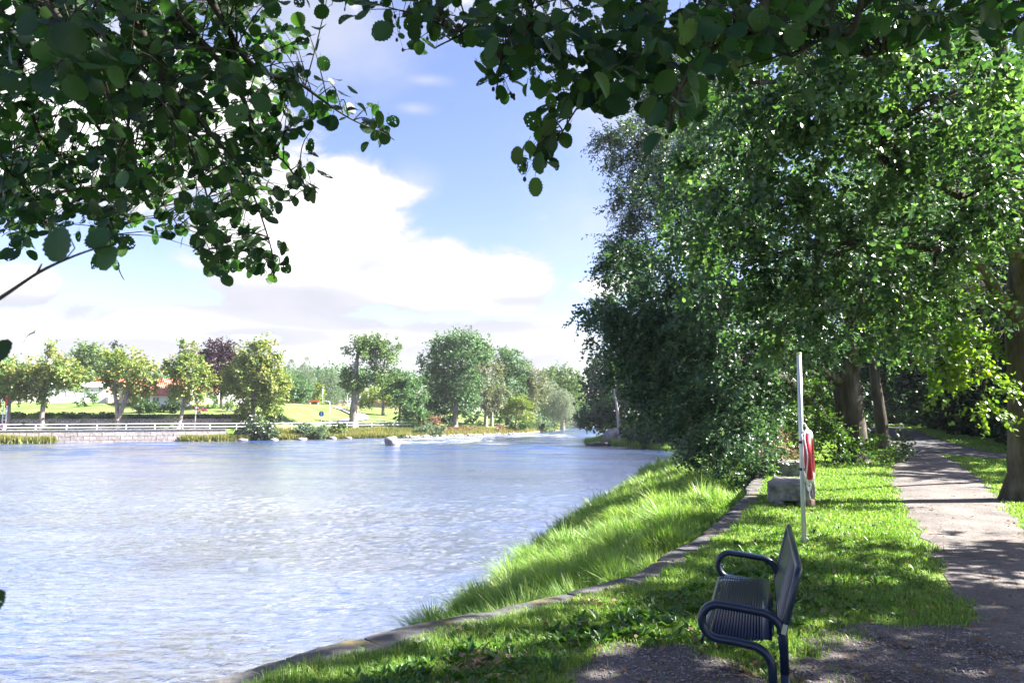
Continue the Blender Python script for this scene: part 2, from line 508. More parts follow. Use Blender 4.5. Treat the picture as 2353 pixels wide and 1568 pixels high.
def blobfield(blobs):
    cur = None
    for vx, vy, rx, ry, amp in blobs:
        a0, e0 = azel(vx, vy)
        ra, re = rx / 1800.0, ry / 1700.0
        da = math_n(nt, 'DIVIDE', math_n(nt, 'SUBTRACT', az, a0), ra)
        de = math_n(nt, 'DIVIDE', math_n(nt, 'SUBTRACT', el, e0), re)
        r2 = math_n(nt, 'SQRT', math_n(nt, 'ADD', math_n(nt, 'MULTIPLY', da, da), math_n(nt, 'MULTIPLY', de, de)))
        v = math_n(nt, 'MULTIPLY', math_n(nt, 'SUBTRACT', 1.0, r2), amp)
        v = math_n(nt, 'MAXIMUM', v, -1.0)
        cur = v if cur is None else math_n(nt, 'MAXIMUM', cur, v)
    return cur


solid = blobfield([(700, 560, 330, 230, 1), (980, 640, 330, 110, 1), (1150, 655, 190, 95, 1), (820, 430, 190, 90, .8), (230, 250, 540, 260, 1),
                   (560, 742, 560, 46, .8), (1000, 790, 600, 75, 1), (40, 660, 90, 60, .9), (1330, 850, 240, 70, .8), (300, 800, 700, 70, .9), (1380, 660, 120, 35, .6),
                   (2500, 500, 500, 400, 1), (500, -560, 1000, 420, 1), (1500, -700, 500, 300, .9)])  # the clouds above the view are added, unseen, to whiten reflections in the river
thin = blobfield([(740, 60, 330, 200, .9), (1420, 200, 260, 220, .9), (1180, 40, 500, 70, .8), (980, 185, 90, 18, .6), (950, 250, 70, 18, .6), (1250, 500, 50, 14, .5), (940, 420, 90, 70, .7), (1350, 520, 200, 200, .5), (300, 660, 300, 30, .2)])
# loose cloud cover in the parts of the sky the photograph does not show
ns = noise(nt, 1.1, 3, tc.outputs['Generated'], .5)
behind = math_n(nt, 'MULTIPLY', math_n(nt, 'SUBTRACT', ns.outputs['Fac'], .64), 3.0)
offv = math_n(nt, 'LESS_THAN', sep.outputs[1], .35)
behind = math_n(nt, 'SUBTRACT', behind, math_n(nt, 'MULTIPLY', math_n(nt, 'SUBTRACT', 1.0, offv), 3.0))
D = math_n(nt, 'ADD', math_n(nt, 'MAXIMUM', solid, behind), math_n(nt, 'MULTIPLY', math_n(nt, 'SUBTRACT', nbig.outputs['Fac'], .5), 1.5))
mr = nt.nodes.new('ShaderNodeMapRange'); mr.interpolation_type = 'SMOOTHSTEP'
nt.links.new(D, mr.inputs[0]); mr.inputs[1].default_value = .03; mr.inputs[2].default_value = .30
Dt = math_n(nt, 'ADD', thin, math_n(nt, 'MULTIPLY', math_n(nt, 'SUBTRACT', nbig.outputs['Fac'], .5), 1.0))
mt = nt.nodes.new('ShaderNodeMapRange'); mt.interpolation_type = 'SMOOTHSTEP'
nt.links.new(Dt, mt.inputs[0]); mt.inputs[1].default_value = -.1; mt.inputs[2].default_value = .9; mt.inputs[4].default_value = .55
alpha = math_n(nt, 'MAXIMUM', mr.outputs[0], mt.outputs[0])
# grey undersides
dark = blobfield([(790, 728, 420, 42, 1), (1060, 752, 260, 34, 1), (1050, 808, 340, 42, .9), (680, 690, 260, 60, .7), (330, 805, 320, 40, .8), (1250, 830, 220, 40, .8), (60, 700, 160, 40, .8), (620, 770, 200, 30, .8), (1180, 690, 160, 24, .6), (850, 610, 220, 60, .35)])
dk = math_n(nt, 'ADD', dark, math_n(nt, 'MULTIPLY', math_n(nt, 'SUBTRACT', nfine.outputs['Fac'], .5), 1.5))
md = nt.nodes.new('ShaderNodeMapRange'); md.interpolation_type = 'SMOOTHSTEP'
nt.links.new(dk, md.inputs[0]); md.inputs[1].default_value = -.4; md.inputs[2].default_value = .55; md.inputs[4].default_value = 1.0
cm = nt.nodes.new('ShaderNodeMixRGB'); cm.inputs[1].default_value = (1, 1, 1.0, 1); cm.inputs[2].default_value = (.110, .112, .128, 1)
nt.links.new(math_n(nt, 'MULTIPLY', md.outputs[0], .92), cm.inputs[0])
b1 = nt.nodes.new('ShaderNodeBackground'); b1.inputs[1].default_value = .0455
hs = nt.nodes.new('ShaderNodeHueSaturation'); hs.inputs['Saturation'].default_value = 1.08
nt.links.new(sky.outputs[0], hs.inputs['Color']); sm = nt.nodes.new('ShaderNodeMixRGB'); sm.blend_type = 'MULTIPLY'; sm.inputs[0].default_value = 1; sm.inputs[2].default_value = (1.17, .935, 1.03, 1)
nt.links.new(hs.outputs[0], sm.inputs[1]); nt.links.new(sm.outputs[0], b1.inputs[0])
b2 = nt.nodes.new('ShaderNodeBackground')
frontc = nt.nodes.new('ShaderNodeMapRange'); frontc.interpolation_type = 'SMOOTHSTEP'; nt.links.new(sep.outputs[1], frontc.inputs[0])
frontc.inputs[1].default_value = .2; frontc.inputs[2].default_value = .6; frontc.inputs[3].default_value = .145; frontc.inputs[4].default_value = .29
thick = nt.nodes.new('ShaderNodeMapRange'); thick.interpolation_type = 'SMOOTHSTEP'; nt.links.new(D, thick.inputs[0])
thick.inputs[1].default_value = .12; thick.inputs[2].default_value = .7; thick.inputs[3].default_value = 0.0; thick.inputs[4].default_value = 1.0
glow = math_n(nt, 'ADD', .14, math_n(nt, 'MULTIPLY', thick.outputs[0], math_n(nt, 'SUBTRACT', frontc.outputs[0], .145)))
gc = nt.nodes.new('ShaderNodeCombineColor')
for _k in range(3): nt.links.new(glow, gc.inputs[_k])
nt.links.new(gc.outputs[0], cm.inputs[1]); b2.inputs[1].default_value = 1.0
nt.links.new(cm.outputs[0], b2.inputs[0])
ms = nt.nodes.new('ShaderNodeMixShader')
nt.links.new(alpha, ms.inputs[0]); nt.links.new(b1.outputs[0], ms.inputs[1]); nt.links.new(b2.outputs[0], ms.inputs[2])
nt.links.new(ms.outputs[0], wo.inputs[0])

vs = scene.view_settings
scene.display_settings.display_device = 'sRGB'
vs.view_transform = 'Standard'; vs.look = 'None'; vs.exposure = 2.75; vs.gamma = 1.0; vs.use_curve_mapping = False
cy = scene.cycles
cy.use_denoising = True; cy.max_bounces = 7; cy.diffuse_bounces = 3; cy.glossy_bounces = 3; cy.transmission_bounces = 4; cy.transparent_max_bounces = 12
cy.sample_clamp_indirect = 6; cy.caustics_reflective = False; cy.caustics_refractive = False
cy.use_adaptive_sampling = True; cy.adaptive_threshold = .006

# ------------------------------------------------------------------ ground sheet (polar, fine near the camera)
def ground():
    th = np.radians(np.concatenate([np.arange(-180, -70, 5.0), np.arange(-70, 72, .4), np.arange(72, 181, 4.0)]))
    r = np.concatenate([[0.0], np.geomspace(.6, 60, 210), np.geomspace(61, 170, 150), np.geomspace(175, 1600, 40)])
    R, T = np.meshgrid(r, th, indexing='ij')
    X, Y = R * np.sin(T), R * np.cos(T)
    Z = H(X, Y)
    near = (R < 40)
    dw_ = dist_poly(X, Y, W[1:14])
    Z = Z - .12 * (1 - sst(.34, .46, dw_)) * (X > np.interp(Y, W[:, 1], W[:, 0])) * (Y < 30) * (Y > -6)
    Z = Z + np.where(near, 0, .12 * vnoise(X, Y, .35, 3)) * (Z > -1.9)
    V = np.stack([X, Y, Z], -1).reshape(-1, 3)
    n, m = R.shape
    i, j = np.meshgrid(np.arange(n - 1), np.arange(m - 1), indexing='ij')
    a = (i * m + j).ravel()
    q = np.stack([a, a + m, a + m + 1, a + 1], -1)
    me = mesh_np('ground', V, q.ravel(), np.arange(len(q)) * 4, True)
    m_, nt, out = nmat('grassy ground')
    v = coords(nt)
    n1 = noise(nt, .35, 6, v); n2 = noise(nt, 9, 6, v, .65)
    r1 = ramp(nt, [(.07, .12, .035), (.115, .175, .05), (.17, .215, .08), (.22, .215, .12)], n1.outputs['Fac'], [.3, .45, .6, .8])
    r2 = ramp(nt, [(.55, .55, .5), (1.25, 1.25, 1.1)], n2.outputs['Fac'], [.3, .7])
    mx = nt.nodes.new('ShaderNodeMixRGB'); mx.blend_type = 'MULTIPLY'; mx.inputs[0].default_value = 1
    nt.links.new(r1.outputs[0], mx.inputs[1]); nt.links.new(r2.outputs[0], mx.inputs[2])
    b = nt.nodes.new('ShaderNodeBsdfPrincipled'); b.inputs['Roughness'].default_value = .95; b.inputs['Specular IOR Level'].default_value = .1
    bp = nt.nodes.new('ShaderNodeBump'); bp.inputs['Strength'].default_value = .8; bp.inputs['Distance'].default_value = .05
    nt.links.new(n2.outputs['Fac'], bp.inputs['Height']); nt.links.new(bp.outputs[0], b.inputs['Normal'])
    nt.links.new(mx.outputs[0], b.inputs['Base Color']); nt.links.new(b.outputs[0], out.inputs[0])
    tag(link('ground', me, m_), kind='structure')


ground()

# ------------------------------------------------------------------ river
def river():
    # denser near the camera so the ripples are real relief there
    ys = np.concatenate([np.arange(-20, 3, 1.0), np.geomspace(3, 40, 620), np.geomspace(40.2, 330, 420)])
    us = np.linspace(-1, 1, 420)
    Yg, U = np.meshgrid(ys, us, indexing='ij')
    half = np.clip(np.abs(Yg) * .86 + 6, 8, 400)
    Xg = U * half - np.where(Yg < 60, 1, 0) * 0
    rng = np.random.default_rng(3)
    Z = np.zeros_like(Xg)
    wx = Xg + .5 * vnoise(Xg, Yg, .5, 2); wy = Yg + .35 * vnoise(Xg, Yg, .6, 4)
    for lam, amp, n in ((1.3, .007, 5), (.62, .009, 7), (.34, .008, 9), (.2, .0045, 9)):
        for _ in range(n):
            th = math.radians(rng.normal(80, 17)); l = lam * rng.uniform(.8, 1.25)
            k = 2 * math.pi / l
            ph = (math.cos(th) * wx + math.sin(th) * wy) * k + rng.uniform(0, 6.28)
            s = np.sin(ph)
            Z += amp * (s + .25 * np.cos(2 * ph)) / math.sqrt(n) * 1.2
    fade = (1 + .8 * (1 - sst(7, 20, Yg))) * (1 - sst(22, 60, Yg)) * (.75 + .5 * vnoise(Xg, Yg, .18, 1))
    V = np.stack([Xg, Yg, WATER + Z * fade], -1).reshape(-1, 3)
    n, m = Xg.shape
    i, j = np.meshgrid(np.arange(n - 1), np.arange(m - 1), indexing='ij')
    a = (i * m + j).ravel()
    q = np.stack([a, a + 1, a + m + 1, a + m], -1)
    me = mesh_np('river', V, q.ravel(), np.arange(len(q)) * 4, True)
    m_, nt, out = nmat('river water')
    v1 = coords(nt, (.55, 1.5, 1), 'Object', (0, 0, math.radians(-8)))
    n1 = noise(nt, 4.2, 6, v1, .62, .4)
    v2 = coords(nt, (.05, .22, 1))
    n2 = noise(nt, 1.0, 4, v2, .6)
    body = nt.nodes.new('ShaderNodeBsdfDiffuse'); body.inputs[0].default_value = (.016, .05, .16, 1)
    gl = nt.nodes.new('ShaderNodeBsdfGlossy'); gl.inputs[0].default_value = (.97, .98, 1, 1)
    tcy = nt.nodes.new('ShaderNodeTexCoord'); spy = nt.nodes.new('ShaderNodeSeparateXYZ'); nt.links.new(tcy.outputs['Object'], spy.inputs[0])
    rg = nt.nodes.new('ShaderNodeMapRange'); nt.links.new(spy.outputs[1], rg.inputs[0]); rg.inputs[1].default_value = 12; rg.inputs[2].default_value = 80; rg.inputs[3].default_value = .05; rg.inputs[4].default_value = .18
    nt.links.new(rg.outputs[0], gl.inputs['Roughness'])
    fr = nt.nodes.new('ShaderNodeFresnel'); fr.inputs[0].default_value = 1.33
    fac = nt.nodes.new('ShaderNodeClamp'); nt.links.new(math_n(nt, 'MULTIPLY', math_n(nt, 'POWER', fr.outputs[0], .5), 2.2), fac.inputs[0])
    # patches of weaker reflection painted upstream, standing in for blue faces of steep waves
    vd = coords(nt, (.16, .34, 1)); nd = noise(nt, 1.0, 6, vd, .7, .5)
    dm = nt.nodes.new('ShaderNodeMapRange'); dm.interpolation_type = 'SMOOTHSTEP'; nt.links.new(nd.outputs['Fac'], dm.inputs[0]); dm.inputs[1].default_value = .44; dm.inputs[2].default_value = .60
    yr_ = nt.nodes.new('ShaderNodeMapRange'); yr_.interpolation_type = 'SMOOTHSTEP'; nt.links.new(spy.outputs[1], yr_.inputs[0]); yr_.inputs[1].default_value = 26; yr_.inputs[2].default_value = 84; yr_.inputs[4].default_value = .72
    refl_keep = math_n(nt, 'SUBTRACT', 1.0, math_n(nt, 'MULTIPLY', dm.outputs[0], yr_.outputs[0]))
    b = nt.nodes.new('ShaderNodeMixShader'); nt.links.new(math_n(nt, 'MULTIPLY', fac.outputs[0], refl_keep), b.inputs[0]); nt.links.new(body.outputs[0], b.inputs[1]); nt.links.new(gl.outputs[0], b.inputs[2])
    bp = nt.nodes.new('ShaderNodeBump'); bp.inputs['Distance'].default_value = .15
    st = nt.nodes.new('ShaderNodeMapRange'); nt.links.new(n2.outputs['Fac'], st.inputs[0])
    st.inputs[1].default_value = .35; st.inputs[2].default_value = .7; st.inputs[3].default_value = .42; st.inputs[4].default_value = .68
    nt.links.new(st.outputs[0], bp.inputs['Strength'])
    nt.links.new(n1.outputs['Fac'], bp.inputs['Height'])
    # the wave faces one can see from this bank lean towards it (the far sides of the waves hide behind their crests)
    va = nt.nodes.new('ShaderNodeVectorMath'); va.operation = 'ADD'; nt.links.new(bp.outputs[0], va.inputs[0]); va.inputs[1].default_value = (0, -.06, 0)
    vn = nt.nodes.new('ShaderNodeVectorMath'); vn.operation = 'NORMALIZE'; nt.links.new(va.outputs[0], vn.inputs[0])
    for q_ in (fr, gl): nt.links.new(vn.outputs[0], q_.inputs['Normal'])
    # broken white water where the river runs over stones in the distance
    sp = nt.nodes.new('ShaderNodeSeparateXYZ'); tcx = nt.nodes.new('ShaderNodeTexCoord'); nt.links.new(tcx.outputs['Object'], sp.inputs[0])
    def band(src, lo0, lo1, hi0, hi1):
        a_ = nt.nodes.new('ShaderNodeMapRange'); a_.interpolation_type = 'SMOOTHSTEP'; nt.links.new(src, a_.inputs[0]); a_.inputs[1].default_value = lo0; a_.inputs[2].default_value = lo1
        c_ = nt.nodes.new('ShaderNodeMapRange'); c_.interpolation_type = 'SMOOTHSTEP'; nt.links.new(src, c_.inputs[0]); c_.inputs[1].default_value = hi0; c_.inputs[2].default_value = hi1; c_.inputs[3].default_value = 1; c_.inputs[4].default_value = 0
        return math_n(nt, 'MULTIPLY', a_.outputs[0], c_.outputs[0])
    reg = math_n(nt, 'MULTIPLY', band(sp.outputs[1], 74, 88, 122, 140), band(sp.outputs[0], -26, -14, 9, 13))
    vf = coords(nt, (.14, .75, 1))
    nf = noise(nt, 1.5, 6, vf, .68, .3)
    fm = nt.nodes.new('ShaderNodeMapRange'); fm.interpolation_type = 'SMOOTHSTEP'
    thr = math_n(nt, 'SUBTRACT', math_n(nt, 'ADD', nf.outputs['Fac'], math_n(nt, 'MULTIPLY', reg, .22)), .22)
    nt.links.new(thr, fm.inputs[0]); fm.inputs[1].default_value = .55; fm.inputs[2].default_value = .60
    foam = nt.nodes.new('ShaderNodeBsdfDiffuse'); foam.inputs[0].default_value = (.8, .82, .86, 1)
    mx = nt.nodes.new('ShaderNodeMixShader')
    nt.links.new(math_n(nt, 'MULTIPLY', fm.outputs[0], math_n(nt, 'GREATER_THAN', reg, .05)), mx.inputs[0])
    nt.links.new(b.outputs[0], mx.inputs[1]); nt.links.new(foam.outputs[0], mx.inputs[2])
    nt.links.new(mx.outputs[0], out.inputs[0])
    tag(link('river', me, m_), kind='structure')


river()

# ------------------------------------------------------------------ paths and bare soil
_le = [hit(x, y) for x, y in ((2240, 1440), (2165, 1320), (2120, 1240), (2086, 1160), (2074, 1110), (2064, 1070), (2058, 1040), (2054, 1022))]
_re = [hit(x, y) for x, y in ((2640, 1440), (2460, 1310), (2365, 1235), (2282, 1150), (2225, 1100), (2195, 1066), (2160, 1040), (2130, 1022))]
PATH = [(-.6, -6), (1.2, -1.5), (2.6, 1.6), (3.6, 3.6)]; PATHW = [1.0, 1.0, 1.0, .98]
for _a, _b in zip(_le, _re):
    PATH.append(((_a[0] + _b[0]) / 2, (_a[1] + _b[1]) / 2)); PATHW.append(max(.6, .5 * math.hypot(_a[0] - _b[0], _a[1] - _b[1]) * .82))
print('path', [tuple(round(float(v), 1) for v in p) + (round(float(w_), 2),) for p, w_ in zip(PATH, PATHW)])
PC = np.array(spline([(a, b, c) for (a, b), c in zip(PATH, PATHW)], 30))
ASP = []
for vx, vy in ((2900, 1072), (2500, 1057), (2300, 1048), (2180, 1034), (2110, 1014), (2070, 999), (2047, 987), (2030, 980)):
    p = hit(vx, vy); ASP.append((p[0], p[1]))
AC = np.array(spline(ASP, 8))


def ribbon(name, C, wd, mat, dz, cols=9, jit=.0, freq=3.0):
    C = np.asarray(C)
    d = np.gradient(C[:, :2], axis=0); d /= np.linalg.norm(d, axis=1)[:, None]
    nrm = np.stack([d[:, 1], -d[:, 0]], -1)
    ts = np.linspace(-1, 1, cols)
    V = []
    for i in range(len(C)):
        for t in ts:
            s = t * wd[i]
            if abs(t) == 1 and jit:
                s += math.copysign(1, t) * jit * float(vnoise(C[i, 0] * freq + t * 7, C[i, 1] * freq, 1, 3))
            x, y = C[i, :2] + nrm[i] * s
            V.append((x, y, Hs(x, y) + dz - (.008 if abs(t) == 1 else 0)))
    n, m = len(C), cols
    i, j = np.meshgrid(np.arange(n - 1), np.arange(m - 1), indexing='ij')
    a = (i * m + j).ravel()
    q = np.stack([a, a + 1, a + m + 1, a + m], -1)
    me = mesh_np(name, np.array(V), q.ravel(), np.arange(len(q)) * 4, True)
    return tag(link(name, me, mat), kind='structure')


def dirtmat(name, c, wet, bumpd=.02):
    m_, nt, out = nmat(name)
    v = coords(nt)
    n1 = noise(nt, 1.3, 5, v); n2 = noise(nt, 42, 5, v, .7); n3 = noise(nt, 9, 5, v, .6)
    r1 = ramp(nt, c, n1.outputs['Fac'], [.3, .5, .7])
    r2 = ramp(nt, [(.45, .45, .47), (1, 1, 1), (1.7, 1.65, 1.6)], n2.outputs['Fac'], [.32, .52, .75])
    mx = nt.nodes.new('ShaderNodeMixRGB'); mx.blend_type = 'MULTIPLY'; mx.inputs[0].default_value = wet
    nt.links.new(r1.outputs[0], mx.inputs[1]); nt.links.new(r2.outputs[0], mx.inputs[2])
    b = nt.nodes.new('ShaderNodeBsdfPrincipled'); b.inputs['Roughness'].default_value = .92; b.inputs['Specular IOR Level'].default_value = .15
    bp = nt.nodes.new('ShaderNodeBump'); bp.inputs['Strength'].default_value = 1; bp.inputs['Distance'].default_value = bumpd
    h = math_n(nt, 'ADD', math_n(nt, 'MULTIPLY', n2.outputs['Fac'], .5), n3.outputs['Fac'])
    nt.links.new(h, bp.inputs['Height']); nt.links.new(bp.outputs[0], b.inputs['Normal'])
    nt.links.new(mx.outputs[0], b.inputs['Base Color']); nt.links.new(b.outputs[0], out.inputs[0])
    return m_


M['dirt'] = dirtmat('trodden earth path', [(.098, .088, .082), (.148, .133, .124), (.205, .187, .174)], .75, .03)
M['soil'] = dirtmat('dark gravelly soil', [(.085, .075, .075), (.13, .115, .112), (.19, .165, .155)], .85, .035)
M['asph'] = dirtmat('grey asphalt', [(.06, .06, .065), (.085, .083, .088), (.11, .105, .11)], .5, .01)
M['parkgravel'] = dirtmat('pale gravel', [(.4, .37, .34), (.48, .45, .42), (.55, .52, .5)], .4)
ribbon('dirt_path', PC, PC[:, 2], M['dirt'], .014, 13, .09)
ribbon('asphalt_path', AC, np.full(len(AC), 1.15), M['asph'], .022, 7, .05, 1.0)


def pathdist(x, y):
    """signed distance beyond the path's edge"""
    best = np.full(np.shape(x), 1e9)
    for a, b in zip(PC[:-1], PC[1:]):
        dx, dy = b[0] - a[0], b[1] - a[1]
        t = np.clip(((x - a[0]) * dx + (y - a[1]) * dy) / (dx * dx + dy * dy), 0, 1)
        best = np.minimum(best, np.hypot(x - a[0] - t * dx, y - a[1] - t * dy) - (a[2] + t * (b[2] - a[2])))
    return best


def soilmask(x, y):
    n = .28 * vnoise(x, y, 2.6, 1) + .12 * vnoise(x, y, 8, 4)
    a = 1 - np.hypot((x - .98) / .62, (y - 4.05) / 1.08)
    b = 1 - np.hypot((x - 3.05) / 1.4, (y - 3.9) / 1.55)
    return np.maximum(a, b) + n * .5


def soil_patch():
    xs = np.arange(-.4, 4.6, .03); ys = np.arange(2.2, 5.6, .03)
    Y, X = np.meshgrid(ys, xs, indexing='ij')
    k = soilmask(X, Y)
    Z = H(X, Y) + .009 + .012 * vnoise(X, Y, 7, 2) * sst(0, .3, k) - .03 * (1 - sst(-.25, -.02, k))
    keep = (k > -.2)
    idx = np.arange(X.size).reshape(X.shape)
    c = keep[:-1, :-1] & keep[1:, :-1] & keep[:-1, 1:] & keep[1:, 1:]
    a = idx[:-1, :-1][c]
    m = X.shape[1]
    q = np.stack([a, a + 1, a + m + 1, a + m], -1)
    V = np.stack([X, Y, Z], -1).reshape(-1, 3)
    used = np.unique(q); rm = np.full(len(V), -1); rm[used] = np.arange(len(used))
    me = mesh_np('bare_soil', V[used], rm[q].ravel(), np.arange(len(q)) * 4, True)
    tag(link('bare_soil', me, M['soil']), kind='structure')


soil_patch()

# ------------------------------------------------------------------ scatter helpers
def unit(v):
    return v / np.maximum(np.linalg.norm(v, axis=-1, keepdims=True), 1e-9)


LEAF_FAR = (np.array([(0, 0, 0), (.42, .45, .1), (0, 1, -.05), (-.42, .5, .1)]), [(0, 1, 2), (0, 2, 3)])
LEAF_MID = (np.array([(0, 0, 0), (.3, .28, .07), (.36, .62, .08), (0, 1, -.06), (-.36, .62, .08), (-.3, .28, .07), (0, .5, -.02)]),
            [(0, 1, 2, 6), (6, 2, 3), (0, 6, 4, 5), (6, 3, 4)])
LEAF_SLIM = (np.array([(0, 0, 0), (.15, .35, .03), (.13, .7, .02), (0, 1, -.08), (-.13, .7, .02), (-.15, .35, .03)]), [(0, 1, 2, 3), (0, 3, 4, 5)])


def _near_leaf():
    out = []
    n = 13
    for k in range(n + 1):
        t = k / n
        half = .50 * math.sin(math.pi * min(1, t * .90 + .06)) ** .6 if t < 1 else .17
        half *= 1 + (.06 if k % 2 else -.07)
        out.append((half, t))
    vs = []; fs = []
    for half, t in out:
        bend = -.12 * (t - .3) ** 2
        vs += [(-half, t, .10 * half + bend), (-half * .5, t, .03 * half + bend), (0, t, bend), (half * .5, t, .03 * half + bend), (half, t, .10 * half + bend)]
    for k in range(n):
        for j in range(4):
            a = k * 5 + j
            fs.append((a, a + 1, a + 6, a + 5))
    return np.array(vs), fs


LEAF_NEAR = _near_leaf()


def leaf_mesh(name, P, A, N, S, tpl, mat, parent=None, rng=RNG, luv=False, smooth=False, rnd=None, width=None, kind=None, curl=None):
    P = np.asarray(P); n = len(P)
    A = unit(A); side = unit(np.cross(A, N)); nr = np.cross(side, A)
    T, fs = tpl
    k = len(T)
    sw = S if width is None else width
    V = P[:, None] + (T[None, :, 0, None] * side[:, None]) * np.reshape(sw, (-1, 1, 1)) + (T[None, :, 1, None] * A[:, None] + T[None, :, 2, None] * nr[:, None] * (1.0 if curl is None else np.reshape(curl, (-1, 1, 1)))) * np.reshape(S, (-1, 1, 1))
    fl = np.concatenate([np.array(f) for f in fs]); ln = np.array([len(f) for f in fs])
    loops = (fl[None] + (np.arange(n) * k)[:, None]).ravel()
    starts = (np.concatenate([[0], np.cumsum(ln)[:-1]])[None] + (np.arange(n) * len(fl))[:, None]).ravel()
    if rnd is None: rnd = rng.random(n)
    at_ = {'rnd': ('FLOAT', np.repeat(rnd, k))}
    if luv:
        dmg = rng.random(n) ** 2.2 * .98
        z = np.floor(rng.random(n) * 900) + dmg
        u = np.stack([np.tile(T[:, 0], n), np.tile(T[:, 1], n), np.repeat(z, k)], -1)
        at_['luv'] = ('FLOAT_VECTOR', u)
    me = mesh_np(name, V.reshape(-1, 3), loops, starts, smooth, at_)
    o = link(name, me, mat, parent, True)
    if kind: o['kind'] = kind
    return o


def rand_dirs(n, rng):
    return unit(rng.normal(size=(n, 3)))


def sprays(C, D, L, k, size, droop, rng, flat=.7, nb=None):
    """leaves along twigs: C starts, D directions, L lengths, k leaves each"""
    n = len(C)
    t = (np.arange(k)[None] + rng.random((n, k))) / k * .9 + .1
    pos = C[:, None] + D[:, None] * (L[:, None] * t)[..., None]
    pos[..., 2] -= droop * L[:, None] * t * t
    sidev = unit(np.cross(D, unit(np.array([0, 0, 1]) + .5 * rng.normal(size=(n, 3)))))
    alt = np.where(np.arange(k) % 2 == 0, 1, -1)[None, :, None]
    A = unit(D[:, None] * .55 + sidev[:, None] * alt * .75 + np.array([0, 0, -.35]) + .45 * rng.normal(size=(n, k, 3)))
    N = unit(np.array([0, 0, flat]) + .6 * rng.normal(size=(n, k, 3)) if nb is None else nb[:, None] + .45 * rng.normal(size=(n, k, 3)))
    S = size * rng.uniform(.65, 1.25, (n, k))
    return pos.reshape(-1, 3), A.reshape(-1, 3), N.reshape(-1, 3), S.ravel()


def crown_leaves(blobs, leaf, nleaf, rng, twig=.6, k=9, droop=.25, clump=.35, shell=.45, flat=.7):
    """blobs: (centre, (rx,ry,rz), weight) ; clumps of twigs spread through each ellipsoid"""
    wts = np.array([b[2] * (b[1][0] * b[1][1] * b[1][2]) ** (2 / 3.) for b in blobs]); wts /= wts.sum()
    out = []
    for (c, r, _), wt in zip(blobs, wts):
        n = max(3, int(nleaf * wt / k))
        nc = max(3, n // 9)
        d = rand_dirs(nc, rng)
        cc = np.array(c) + d * np.array(r) * (rng.random(nc) ** shell)[:, None]
        pick = rng.integers(0, nc, n)
        cd = unit(d * .9 + .45 * rng.normal(size=(nc, 3)) + np.array([0, 0, -.1]))
        dd = unit(cd[pick] + .5 * rng.normal(size=(n, 3)))
        cn = unit(np.array([0, 0, flat]) + .55 * rng.normal(size=(nc, 3)))[pick]
        st = cc[pick] + clump * np.mean(r) * .5 * rng.normal(size=(n, 3))
        L = twig * rng.uniform(.5, 1.3, n)
        tone = np.clip(.48 + .2 * rng.normal(size=nc)[pick][:, None] + .26 * rng.normal(size=(n, k)), 0, 1).ravel()
        out.append((*sprays(st, dd, L, k, leaf, droop, rng, flat, cn), tone))
    return [np.concatenate([o[i] for o in out]) for i in range(5)]


def limb(mb, a, b, r0, r1, rng, sag=.1, n=8, seg=7, wob=.06):
    a, b = np.array(a, float), np.array(b, float)
    L = np.linalg.norm(b - a)
    pts = []
    o1, o2 = rng.normal(size=3) * L * wob, rng.normal(size=3) * L * wob
    for i in range(seg + 1):
        t = i / seg
        p = a + (b - a) * t + o1 * math.sin(math.pi * t) + o2 * math.sin(2 * math.pi * t) * .5
        p[2] += sag * L * math.sin(math.pi * t) * .5
        pts.append(p)
    mb.tube(pts, [r0 + (r1 - r0) * (i / seg) ** .8 for i in range(seg + 1)], n, True, .05)
    return pts

def Bv(vx, vy, d, rx, rz=None, ry=None, w=1.0):
    return (at(vx, vy, d), (rx, ry or rx, rz or rx), w)


